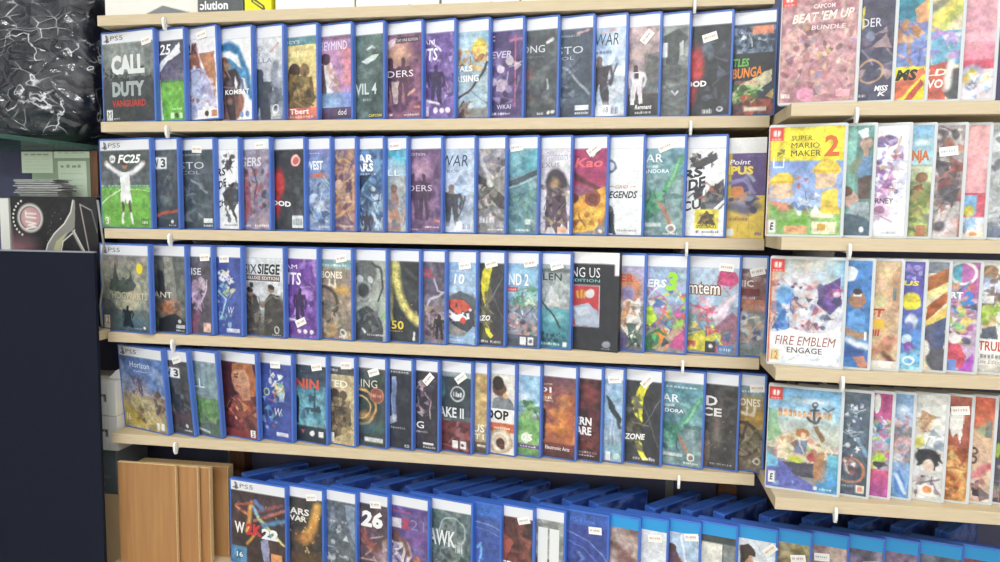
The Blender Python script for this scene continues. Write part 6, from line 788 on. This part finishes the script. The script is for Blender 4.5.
flat = lambda y: (lambda X: y)
Y0 = .002
place_row(ROW1, ZS[1], flat(Y0), 'ps', 'game cases on the top row', [12, 13, 14])
place_row(ROW2, ZS[2], flat(Y0), 'ps', 'game cases on the second row', [13, 14, 14.5])
place_row(ROW3, ZS[3], flat(Y0), 'ps', 'game cases on the third row', [14.5])
place_row(ROW4, ZS[4], flat(.006), 'ps', 'game cases on the fourth row', [19, 18, 17, 16, 15])
Z5 = .629
Y5 = lambda X: .030-.036*X
place_row(ROW5, Z5, Y5, 'ps', 'game cases in the bottom row', [11, 12, 13, 14])
place_row(SW1, ZSW[0], flat(YSW+.004), 'sw', 'clear cases on the short top shelf', [13, 14])
place_row(SW2, ZSW[1], flat(YSW+.004), 'sw', 'clear cases on the short second shelf', [13, 14])
place_row(SW3, ZSW[2], flat(YSW+.004), 'sw', 'clear cases on the short third shelf', [13, 15])
place_row(SW4, ZSW[3], flat(-.104), 'sw', 'clear cases on the short lowest shelf', [13, 15])

# cases standing askew behind the bottom row
askew = [(233, 'the neon streaked wrestling cover'), (268, 'the orange spark cover'), (300, 'the gap beside the spark cover'), (333, 'the grey rocky bust cover'), (370, 'the number headed basketball cover'), (406, 'the violet court cover'), (435, 'the teal fog cover, nearer the planks'), (465, 'the teal fog cover, farther from the planks'), (496, 'the first empty disc case'), (537, 'the tall white letters cover'), (570, 'the second empty disc case, nearer the planks'), (597, 'the second empty disc case, farther from the planks'), (655, 'the mostly white cover'), (692, 'the diving player cover'), (725, 'the cream panel cover'), (772, 'the dark haired man cover'), (815, 'the rosy portrait cover'), (862, 'the violet dark cover'), (905, 'the purple tinted cover'), (950, 'the grey cover at the far end')]
rng = random.Random(5)
for k, (px, near) in enumerate(askew):
    P_ = atz(px, 484+max(0, px-233)*.068, Z5+PH)
    X = P_[0]
    an = math.radians(47+rng.uniform(-2, 2))
    for q_, which in ((0, 'front'), (1, 'back')):
        ex, ey = -math.sin(an)*.0122*q_, math.cos(an)*.0122*q_
        r = empty('game_case', (X+.135*math.cos(an)+ex, (.064-.036*X*.6)+.135*math.sin(an)+ey, Z5), an)
        tag(r, 'blue case askew behind ' + near + ', ' + which + ' of pair', 'game case', 'blue cases standing askew behind the bottom row')
        link('case_shell', SH['deepblue'], r)
        c = Canvas(30, 40, 1, .79, '#35509c'); N('#3f5cb0 #2c4490 #6a84c8 #283a78', 700+2*k+q_, 4)(c)
        link('cover_insert', print_mesh('cover_insert', c, PW-.0073, PH-.0066, -PW+.0035, .003, .00035, MT['print']), r)

# ------------------------------------------------------------------ shelves
def bracket_me(name, d, yf):
    """thin white arm under the board: deep at the wall, rounded nose poking past the front edge"""
    bm = bmesh.new(); t = .0022
    pts = [(yf-.0075, .0105), (yf-.0105, .006), (yf-.0095, -.006), (yf-.006, -.0125), (yf-.0005, -.0125), (yf+.002, -.0032), (yf+.072, -.0032), (yf+.085, -.02), (d-.002, -.036), (d-.002, -.0004), (yf-.0016, -.0004), (yf-.0016, .0085), (yf-.004, .0115)]
    a = [bm.verts.new((-t, p[0], p[1])) for p in pts]; b = [bm.verts.new((t, p[0], p[1])) for p in pts]
    n = len(pts); bm.faces.new(a); bm.faces.new(b[::-1])
    for i in range(n): bm.faces.new((a[i], b[i], b[(i+1) % n], a[(i+1) % n]))
    bmesh.ops.recalc_face_normals(bm, faces=bm.faces[:]); bmesh.ops.bevel(bm, geom=bm.edges[:], offset=.0004, segments=1, affect='EDGES')
    me = me_from(bm, name); me.materials.append(MT['white_metal']); return me
BRL = bracket_me('bracket', .199, 0); BRS = bracket_me('bracket', .199, YSW)
def shelf(z, x0, x1, yf, brs, label, group, bme):
    r = empty('shelf_board', ((x0+x1)/2, yf, z-BT)); tag(r, label, 'shelf', group); cx = (x0+x1)/2
    me = box_me('board', x0-cx, .001, 0, x1-cx, .199-yf, BT, .0006, 1); me.materials.append(MT['board']); link('board', me, r)
    me = box_me('edge_band', x0-cx, 0, 0, x1-cx, .0012, BT, .0004, 1); me.materials.append(MT['board_edge']); link('edge_band', me, r)
    for bx in brs:
        o = link('bracket', bme, r); o.location = (bx-cx, -yf, 0); o['label'] = 'white metal bracket'
        o.rotation_euler = (0, 0, 0)
names = ['pale wood shelf across the top carrying the cartons', 'pale wood shelf under the top row of blue cases', 'pale wood shelf under the second row of blue cases', 'pale wood shelf under the third row of blue cases', 'pale wood shelf under the fourth row of blue cases']
for k in range(5): shelf(ZS[k], 0, XR, 0, (.141, 1.094), names[k], 'long shelves of blue cases', BRL)
names = ['short protruding pale shelf under the topmost clear cases', 'short protruding pale shelf under the yellow headed clear case', 'short protruding pale shelf under the fantasy crowd clear case', 'short protruding pale shelf under the seaside boat clear case']
for k in range(4): shelf(ZSW[k], XSW[k], 1.80, YSW, (1.318,), names[k], 'short shelves of clear cases', BRS)
r = empty('shelf_board', (.9, -.06, Z5-BT)); tag(r, 'deep pale base shelf under the bottom row of cases and planks', 'shelf')
me = box_me('board', -.9, -.01, 0, .9, .259, BT, .0006, 1); me.materials.append(MT['board']); link('board', me, r)
me = box_me('edge_band', -.9, -.0112, 0, .9, -.0098, BT, .0004, 1); me.materials.append(MT['board_edge']); link('edge_band', me, r)

# ------------------------------------------------------------------ cartons along the top
def carton(name, label, cat, x0, x1, y0, y1, z0, h, m, printer=None, side=None, group=None):
    r = empty(name, ((x0+x1)/2, (y0+y1)/2, z0)); tag(r, label, cat, group)
    w, d = x1-x0, y1-y0
    me = box_me('box_body', -w/2, -d/2, 0, w/2, d/2, h, .0012, 2); me.materials.append(m); link('box_body', me, r)
    me = box_me('tape_strip', -w/2+.0, -.012, h-.0001, w/2, .012, h+.0004); me.materials.append(MT['paper_white']); link('tape_strip', me, r)
    if printer:
        c = Canvas(96, max(20, int(96*h/w)), 1, w/h, warp=0); printer(c)
        link('printed_front', print_mesh('printed_front', c, w-.002, h-.002, -w/2+.001, .001, -d/2-.0004, MT['print']), r)
    if side:
        c = Canvas(60, max(20, int(60*h/d)), 1, d/h); side(c)
        o = link('printed_side', print_mesh('printed_side', c, d-.002, h-.002, -d/2+.001, .001, -w/2-.0004, MT['print']), r); o.rotation_euler = (0, 0, math.pi/2)
    return r
zt = ZS[0]
def pr_a(c):
    R(0, 0, 1, 1, '#e8e6e0')(c); 
    for k in range(7): L([(0, .1+k*.1), (1, .05+k*.115)], .006, '#d2d0c8')(c)
    P([(.42, 1), (.63, .86), (.93, .985), (.93, 1)], '#7d8084')(c)  # darker grey triangle low on the carton front
carton('carton', 'white carton with a grey triangle at the near end of the top shelf', 'box', .008, .199, .012, .15, zt, .12, MT['carton_white'], pr_a)
def pr_b(c):
    R(0, 0, 1, 1, '#5a5f63')(c); N('#5f6468 #54595d', 31, 4)(c); T('Solution', -.11, .62, .68, .93, '#f0f1f1', 0, .03, .0)(c)
carton('carton', 'dark grey carton printed with white lettering on the top shelf', 'box', .204, .291, .006, .1, zt, .055, MT['carton_grey'], pr_b)
def pr_c(c):
    R(0, 0, 1, 1, '#f0e61e')(c); P([(.25, .55), (.75, .85), (.8, .97), (.68, .98), (.25, .72)], '#4a4a30')(c); P([(.32, .66), (.7, .88), (.7, .93), (.32, .72)], '#d8cf2a')(c)
carton('carton', 'bright yellow carton beside the dark grey one on the top shelf', 'box', .294, .346, .008, .09, zt, .06, mat('yellow_carton', '#efe51f', .5), pr_c)
def pr_w(c):
    R(0, 0, 1, 1, '#efede8')(c); L([(.64, .97), (.68, .98)], .006, '#6a6a6a')(c); R(0, 0, 1, .2, '#e4e2dc')(c)
wl = ['white carton right after the yellow carton on the top shelf', 'white carton second after the yellow carton on the top shelf', 'white carton third after the yellow carton on the top shelf', 'white carton fourth and last after the yellow carton on the top shelf']
for k, (a, b) in enumerate([(.351, .502), (.505, .658), (.662, .80), (.804, .935)]):
    carton('carton', wl[k], 'box', a, b, .014, .16, zt, .1+.01*(k % 2), MT['carton_white'], pr_w, None, 'white cartons on the top shelf')

# ------------------------------------------------------------------ the corner by the long shelves
def thing_box(name, label, cat, x0, y0, z0, x1, y1, z1, m, bev=.001, group=None):
    o = link(name, box_me(name, -(x1-x0)/2, -(y1-y0)/2, 0, (x1-x0)/2, (y1-y0)/2, z1-z0, bev, 2), None, m)
    o.location = ((x0+x1)/2, (y0+y1)/2, z0); return tag(o, label, cat, group)
# tall navy board
r = empty('display_panel', (-.18, -.044, 0)); tag(r, 'tall dark navy board standing in front of the shelf corner', 'panel')
me = box_me('board', -.235, -.004, 0, .193, .004, 1.2505, .0006, 1); me.materials.append(MT['tower']); link('board', me, r)
me = box_me('edge_trim', -.235, -.0045, 1.2505, .193, .0045, 1.2535, .0006, 1); me.materials.append(MT['tower_edge']); o = link('edge_trim', me, r); o['label'] = 'pale grey edge strip along the top'
# side board behind it
thing_box('side_board', 'pale board end peeping out behind the navy board', 'shelf', -.52, -.02, 1.079, -.008, .195, 1.097, MT['board'])
# black printed carton
def pr_box(c):
    R(0, 0, 1, 1, '#1d1e23')(c); N('#1f2026 #18191d #26262c', 51, 5)(c)
    E(.05, 1, .38, .5, '#c98a98', .85, .9)(c); R(0, .45, .02, 1, '#d0a0a8', .3)(c)
    C(.225, .36, .27, '#b9b4b0')(c); C(.225, .36, .235, '#f0ece8')(c); C(.225, .36, .215, '#4a4448')(c); C(.23, .36, .2, '#c898a0')(c); E(.2, .36, .09, .19, '#d8b8b4', .7, .8)(c)
    for pts in ([(.175, .42), (.29, .455), (.2, .48), (.29, .51), (.175, .545)], [(.175, .34), (.29, .36)], [(.175, .25), (.175, .31)], [(.175, .28), (.29, .29)]): L(pts, .016, '#f2ece8')(c)
    for k in range(11):
        a = math.radians(120+k*12); C(.225+.33*math.cos(a)/c.k, .36-.33*math.sin(a), .022, '#e8e2e0')(c)
    B(52, 34, '#d8b0b8 #a88a98 #e8d8d8 #8a6a80', (.4, .2, .6, .75), .006, .014, .9)(c)
    P([(.38, 1), (.42, .8), (.5, .62), (.62, .45), (.7, .25), (.73, .05), (.755, .05), (.75, .3), (.74, .52), (.66, .62), (.58, .78), (.56, 1)], '#8a8a84')(c)
    P([(.46, 1), (.52, .75), (.66, .58), (.6, .72), (.54, 1)], '#b8b48c')(c)
    L([(.38, 1), (.42, .8), (.5, .62), (.62, .45), (.7, .25), (.73, .05)], .012, '#eceae4')(c); L([(.56, 1), (.6, .75), (.72, .6), (.74, .55)], .012, '#eceae4')(c)
    L([(.72, .58), (.86, 1)], .03, '#a8a49c')(c); L([(.73, .57), (.875, 1)], .009, '#e8e6e0')(c)
    L([(.81, .12), (.9, .95)], .012, '#b8a8a4')(c); L([(.81, .12), (.94, .22)], .012, '#a8a09c')(c); L([(.94, .22), (1, .6)], .014, '#6a6a6c')(c)
bx = carton('printed_box', 'black printed box with a pink round badge behind the navy board', 'box', -.2405, -.0445, .04, .098, 1.0975, .2595, MT['black'], lambda c: None)
o = [q for q in bx.children if q.name.startswith('printed_front')][0]; bpy.data.objects.remove(o)
c = Canvas(150, 90, 1, .194/.118, warp=0); pr_box(c)
link('printed_front', print_mesh('printed_front', c, .194, .118, -.097, .1405, -.0294, MT['print']), bx)
thing_box('white_board', 'narrow cream board upright beside the black printed box', 'board', -.264, .038, 1.0975, -.2435, .09, 1.353, MT['paper_white'])
# pile of thin grey sleeves on it
bm = bmesh.new(); rg = random.Random(8); zz = 1.3578
for k in range(16):
    h = .0022; a = rg.uniform(-.05, .05); x0, x1 = -.238+rg.uniform(-.006, .006), -.128+rg.uniform(-.02, .01)-k*.0012
    vs = add_box(bm, x0, .05+rg.uniform(0, .008), zz, x1, .096, zz+h*rg.uniform(.5, .95)); zz += h
    for v in vs: v.co.x += a*.1*(v.co.y-.06)
o = link('sleeve_pile', me_from(bm, 'sleeve_pile'), None, mat('grey_sleeves', '#b4b3b4', .25, noise=.3, nscale=50, stretch=(1, 1, 12)))
tag(o, 'pile of thin grey plastic sleeves lying on the black printed box', 'sleeves'); o['kind'] = 'stuff'
# glass shelf along the side wall, board and papers below it
o = link('glass_shelf', box_me('glass_shelf', -.22, -.16, 0, .22, .16, .0085, .001, 2), None, MT['green_glass']); o.location = (-.322, -.005, 1.4555); o.rotation_euler = (0, 0, math.radians(-5)); tag(o, 'green edged glass shelf under the plastic wrapped bundle', 'shelf')
o = link('polished_edge', box_me('polished_edge', .2200, -.16, 0, .2225, .16, .0085, .0008, 1), o, MT['glass_edge']); o['label'] = 'dark green polished glass edge'
thing_box('backing_board', 'pale green board behind the taped papers', 'board', -.26, .1215, 1.0975, at(90.3, 170, .12)[0]-.001, .13, 1.453, MT['pale_green_panel'])
def paper(label, x0, z0, x1, z1, seed):
    r = empty('paper_sheet', ((x0+x1)/2, .1205, z0)); tag(r, label, 'paper', 'papers taped to the green board'); w, h = x1-x0, z1-z0  # plain sheets of paper taped to the green board
    c = Canvas(30, max(8, int(30*h/w)), 1, w/h, '#dfe9d6')
    TS(seed, 4, .1, .1, .9, .17, '#8fa088')(c)
    for k in range(4): TS(seed+k+1, 9, .1, .32+k*.16, .9, .35+k*.16, '#c4d0bc')(c)
    me = box_me('sheet', -w/2, 0, 0, w/2, .0008, h); me.materials.append(MT['paper_white']); link('sheet', me, r)
    link('printed_face', print_mesh('printed_face', c, w, h, -w/2, 0, -.0003, MT['sticker']), r)
def q(px, py): return at(px, py, .12)
for lab, a, b, sd in (('square paper taped up nearest the bundle corner', (22, 144), (52, 173), 400), ('short wide paper strip at the top of the green board', (54, 147.5), (90, 158), 410), ('tall paper taped below the short strip', (59, 161), (86, 198), 420)):
    p0, p1 = q(a[0], b[1]), q(b[0], a[1]); paper(lab, p0[0], p0[2], p1[0], min(p1[2], 1.4535), sd)
p0, p1 = at(90.5, 170, .105), at(98.2, 170, .105)
o = thing_box('wooden_post', 'reddish brown wooden post beside the taped papers', 'post', p0[0], .103, 1.0975, p1[0], .121, 1.4535, MT['post'])
# cartons stacked in the gap
thing_box('carton', 'tall tan carton at the bottom of the stack beside the planks', 'box', -.3, .035, 0, -.006, .15, .752, MT['carton_tan'])
r = empty('carton', (-.15, .085, .7525)); tag(r, 'dark grey carton on the tan carton beside the planks', 'box')
me = box_me('box_body', -.13, -.05, 0, .1335, .05, .0925, .001, 2); me.materials.append(MT['carton_grey']); link('box_body', me, r)
c = Canvas(40, 14, 1, 2.8, '#5f666a'); TS(50, 10, .55, .55, .95, .62, '#a8acb0')(c); TS(51, 6, .6, .75, .9, .82, '#c8cacc')(c)
link('printed_front', print_mesh('printed_front', c, .2615, .0905, -.129, .001, -.0504, MT['print']), r)
def pr_s(seed):
    def f(c):
        R(0, 0, 1, 1, '#e4e4e0')(c); L([(.86, .42), (.91, .42), (.91, .58)], .03, '#2a2a2a')(c)
        for k in range(5): L([(.8+k*.03, .1), (.79+k*.035, .95)], .01, '#d4d4d0')(c)
    return f
carton('carton', 'white carton lower in the pair beside the desert quest cover', 'box', -.27, -.008, .03, .13, .8455, .0715, MT['carton_white'], pr_s(1))
carton('carton', 'white carton upper in the pair beside the desert quest cover', 'box', -.27, -.008, .028, .12, .918, .072, MT['carton_white'], pr_s(2))
bm = bmesh.new(); prism(bm, [(-.03, 0), (-.002, -.0), (-.002, .022), (-.012, .017)], -.03, .03)
bmesh.ops.recalc_face_normals(bm, faces=bm.faces[:])
o = link('folded_paper', me_from(bm, 'folded_paper'), None, MT['paper_white']); o.location = (-.006, .075, .991); tag(o, 'folded white paper lying on the upper white carton', 'paper')
# hanging cable
pts = [at(97.5, 200, .004), at(101, 225, .004), at(104, 246, .006), at(101, 262, .01), at(103, 285, .012), at(100, 305, .01), at(102, 326, .01)]
o = link('cable', tube_me('cable', [tuple(p) for p in pts], .0022), None, MT['cable']); tag(o, 'grey cable hanging between the printed box and the shelves', 'cable')

# pine boards leaning in a stack
def plank(label, x0, x1, y0, t, ztop):
    w, h = x1-x0, ztop-Z5
    bm = bmesh.new(); add_box(bm, -w/2, 0, 0, w/2, t, h); bmesh.ops.bevel(bm, geom=bm.edges[:], offset=.0008, segments=1, affect='EDGES')
    me = me_from(bm, 'pine_board'); me.materials.append(MT['plank']); me.materials.append(MT['plank_edge'])
    for p in me.polygons: p.material_index = 0 if abs(p.normal.y) > .8 else 1
    o = link('pine_board', me); o.location = ((x0+x1)/2, y0, Z5); tag(o, label, 'board', 'pine boards stacked in the bottom corner')
plank('front pine board, widest face, in the bottom corner stack', .012, .137, -.001, .008, .836)
plank('second pine board showing a strip behind the front one', .03, .1765, .0105, .008, .8315)
plank('third pine board showing a narrow strip behind the second', .05, .195, .022, .012, .827)
plank('rearmost thick pine board with a pale edge behind the stack', .015, .2135, .058, .022, .818)
for lab, x in (('brown post standing behind the pine boards', .158), ('brown post standing behind the bottom row by the short shelves', 1.185)):
    thing_box('wooden_post', lab, 'post', x, .165, Z5, x+.034, .199, ZS[4]-BT-.0005, MT['post'])

# ------------------------------------------------------------------ bundle in clear plastic
def bundle_me(name, grow, amp, freq, seed, cuts):
    rg = np.random.default_rng(seed); bm = bmesh.new(); bmesh.ops.create_cube(bm, size=2)
    bmesh.ops.subdivide_edges(bm, edges=bm.edges[:], cuts=cuts, use_grid_fill=True)
    from mathutils import noise
    bm.normal_update()
    for v in bm.verts:
        x, y, z = v.co; n = 5
        k = (abs(x)**n+abs(y)**n+abs(z)**n)**(1/n)
        d = Vector((x, y, z))/k
        p = Vector((d.x*(.235+grow), d.y*(.07+grow), d.z*(.165+grow)))
        q_ = p*freq+Vector((seed*3.1, 0, 0))
        r1 = 1-abs(noise.noise(q_))*2; r2 = 1-abs(noise.noise(q_*2.3+Vector((5, 2, 1))))*2
        off = (r1*.6+r2*.4)*amp
        nrm = Vector((d.x/.235, d.y/.07, d.z/.165)).normalized()
        p += nrm*off
        if p.z > .07 and p.x > .15: p.x += .02*min(1, (p.z-.07)/.03)
        v.co = p
    zmin = min(v.co.z for v in bm.verts)
    for v in bm.verts:
        if v.co.z < -.16+0: v.co.z = max(v.co.z, -.165)
    return me_from(bm, name, True)
def wrap_mat():
    m = bpy.data.materials.new('crinkled_clear_film'); m.use_nodes = True; nt = m.node_tree; nt.nodes.clear()
    out = nt.nodes.new('ShaderNodeOutputMaterial'); tr = nt.nodes.new('ShaderNodeBsdfTransparent'); gl = nt.nodes.new('ShaderNodeBsdfGlossy'); df = nt.nodes.new('ShaderNodeBsdfDiffuse')
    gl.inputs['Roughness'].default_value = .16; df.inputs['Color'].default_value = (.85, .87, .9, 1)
    tc = nt.nodes.new('ShaderNodeTexCoord'); n = nt.nodes.new('ShaderNodeTexNoise'); n.inputs['Scale'].default_value = 8; n.inputs['Detail'].default_value = 5; n.inputs['Distortion'].default_value = .3
    nt.links.new(tc.outputs['Object'], n.inputs['Vector'])
    # painted white highlights along creases: thin bands where the noise crosses one half
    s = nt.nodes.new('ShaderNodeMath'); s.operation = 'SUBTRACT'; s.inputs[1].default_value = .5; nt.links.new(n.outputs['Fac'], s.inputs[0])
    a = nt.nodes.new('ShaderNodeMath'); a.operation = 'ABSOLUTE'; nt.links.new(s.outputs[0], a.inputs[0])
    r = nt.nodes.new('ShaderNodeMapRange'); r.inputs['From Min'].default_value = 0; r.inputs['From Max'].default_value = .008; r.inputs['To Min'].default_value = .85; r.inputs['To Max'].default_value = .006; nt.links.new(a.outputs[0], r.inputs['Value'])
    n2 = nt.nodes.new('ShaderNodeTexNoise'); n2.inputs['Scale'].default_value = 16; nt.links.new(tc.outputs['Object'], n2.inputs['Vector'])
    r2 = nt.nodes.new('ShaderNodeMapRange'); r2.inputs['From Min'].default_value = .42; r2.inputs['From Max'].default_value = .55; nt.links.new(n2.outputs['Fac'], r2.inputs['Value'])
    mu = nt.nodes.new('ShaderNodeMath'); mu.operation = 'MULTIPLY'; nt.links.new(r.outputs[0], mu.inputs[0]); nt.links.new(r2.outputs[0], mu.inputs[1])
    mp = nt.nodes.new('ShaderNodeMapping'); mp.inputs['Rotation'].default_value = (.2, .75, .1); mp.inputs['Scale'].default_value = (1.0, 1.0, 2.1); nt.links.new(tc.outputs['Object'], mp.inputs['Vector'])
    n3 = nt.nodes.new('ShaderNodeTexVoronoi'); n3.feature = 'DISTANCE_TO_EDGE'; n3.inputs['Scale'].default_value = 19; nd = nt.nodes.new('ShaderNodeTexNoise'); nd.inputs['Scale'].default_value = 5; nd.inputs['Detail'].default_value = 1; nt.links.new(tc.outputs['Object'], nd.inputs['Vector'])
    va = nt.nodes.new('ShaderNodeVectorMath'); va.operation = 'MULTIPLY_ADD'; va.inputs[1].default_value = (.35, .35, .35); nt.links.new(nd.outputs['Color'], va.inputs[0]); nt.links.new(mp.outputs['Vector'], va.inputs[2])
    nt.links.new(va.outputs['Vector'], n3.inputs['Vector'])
    r3 = nt.nodes.new('ShaderNodeMapRange'); r3.inputs['From Min'].default_value = 0; r3.inputs['From Max'].default_value = .03; r3.inputs['To Min'].default_value = .8; r3.inputs['To Max'].default_value = .004; nt.links.new(n3.outputs['Distance'], r3.inputs['Value'])  # second set of painted highlights, along angular folds
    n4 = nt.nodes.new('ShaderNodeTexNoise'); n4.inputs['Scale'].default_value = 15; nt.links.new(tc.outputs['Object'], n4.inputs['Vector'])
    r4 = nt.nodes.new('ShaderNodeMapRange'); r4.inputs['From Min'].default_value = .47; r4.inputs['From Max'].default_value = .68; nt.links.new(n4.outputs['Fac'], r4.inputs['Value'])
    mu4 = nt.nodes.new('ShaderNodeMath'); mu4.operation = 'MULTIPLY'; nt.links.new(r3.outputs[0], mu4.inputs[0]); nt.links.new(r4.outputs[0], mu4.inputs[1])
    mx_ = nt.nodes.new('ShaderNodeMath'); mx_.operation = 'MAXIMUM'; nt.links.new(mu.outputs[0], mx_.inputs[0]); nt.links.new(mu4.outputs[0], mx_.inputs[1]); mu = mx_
    bp = nt.nodes.new('ShaderNodeBump'); bp.inputs['Strength'].default_value = .9; bp.inputs['Distance'].default_value = .02; nt.links.new(n3.outputs['Distance'], bp.inputs['Height']); nt.links.new(bp.outputs['Normal'], gl.inputs['Normal'])
    m1 = nt.nodes.new('ShaderNodeMixShader'); m1.inputs['Fac'].default_value = .09; nt.links.new(tr.outputs[0], m1.inputs[1]); nt.links.new(gl.outputs[0], m1.inputs[2])
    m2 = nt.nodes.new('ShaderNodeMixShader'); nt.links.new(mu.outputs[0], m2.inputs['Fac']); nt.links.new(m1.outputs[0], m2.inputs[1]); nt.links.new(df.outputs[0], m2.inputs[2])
    nt.links.new(m2.outputs[0], out.inputs['Surface']); return m
r = empty('wrapped_bundle', (-.300, .098, 1.465)); tag(r, 'black bundle wrapped in crinkled clear plastic on the glass shelf', 'bundle')
o = link('black_cover', bundle_me('black_cover', 0, .014, 9, 3, 28), r, MT['blackbag']); o.location = (0, 0, .172)
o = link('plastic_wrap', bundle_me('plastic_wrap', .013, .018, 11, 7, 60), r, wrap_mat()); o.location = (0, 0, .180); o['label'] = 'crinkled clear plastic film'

# ------------------------------------------------------------------ the room
def room(name, x0, y0, z0, x1, y1, z1, m): o = link(name, box_me(name, x0, y0, z0, x1, y1, z1), None, m); return structure(o)
room('wall_back', -.7, .2005, 0, 3.2, .30, 2.8, MT['wall_dark'])
room('wall_left', -.8, -3.6, 0, -.7, .30, 2.8, MT['wall'])
room('wall_right', 3.2, -3.6, 0, 3.3, .30, 2.8, MT['wall'])
room('wall_front', -.8, -3.7, 0, 3.3, -3.6, 2.8, MT['wall'])
room('floor', -.8, -3.7, -.1, 3.3, .30, 0, MT['floor'])
room('ceiling', -.8, -3.7, 2.8, 3.3, .30, 2.9, MT['wall'])
for k, x in enumerate((.141, 1.094, 1.318)):
    structure(room('trim_%d' % (k+1), x-.008, .1995, Z5, x+.008, .2005, 2.2, MT['cable']))
def lamp(x, y, label, power, sx=1.2, sy=.3):
    r = empty('ceiling_light', (x, y, 2.8)); tag(r, label, 'light', 'ceiling light panels')
    me = box_me('frame', -sx/2-.03, -sy/2-.03, -.05, sx/2+.03, sy/2+.03, 0, .004, 1); me.materials.append(MT['white_metal']); link('frame', me, r)
    me = box_me('diffuser', -sx/2, -sy/2, -.056, sx/2, sy/2, -.049); me.materials.append(MT['lamp']); link('diffuser', me, r)
    ld = bpy.data.lights.new('panel_light', 'AREA'); ld.shape = 'RECTANGLE'; ld.size = sx; ld.size_y = sy; ld.energy = power; ld.color = (.955, .98, 1)
    lo = bpy.data.objects.new('panel_light', ld); COL.objects.link(lo); lo.location = (x, y, 2.735)
lamp(.2, -1.3, 'white ceiling light panel above the blue cases', 18)
lamp(1.6, -1.3, 'white ceiling light panel above the clear cases', 26)
lamp(.0, -2.9, 'white ceiling light panel towards the front wall, blue case side', 52)
lamp(1.7, -2.9, 'white ceiling light panel towards the front wall, clear case side', 52)
w = bpy.data.worlds.new('world'); S.world = w; w.use_nodes = True
w.node_tree.nodes['Background'].inputs[0].default_value = (.8, .85, 1, 1); w.node_tree.nodes['Background'].inputs[1].default_value = .4
S.view_settings.view_transform = 'Standard'; S.view_settings.look = 'None'; S.view_settings.gamma = 1; S.view_settings.use_curve_mapping = False
S.view_settings.exposure = -.5
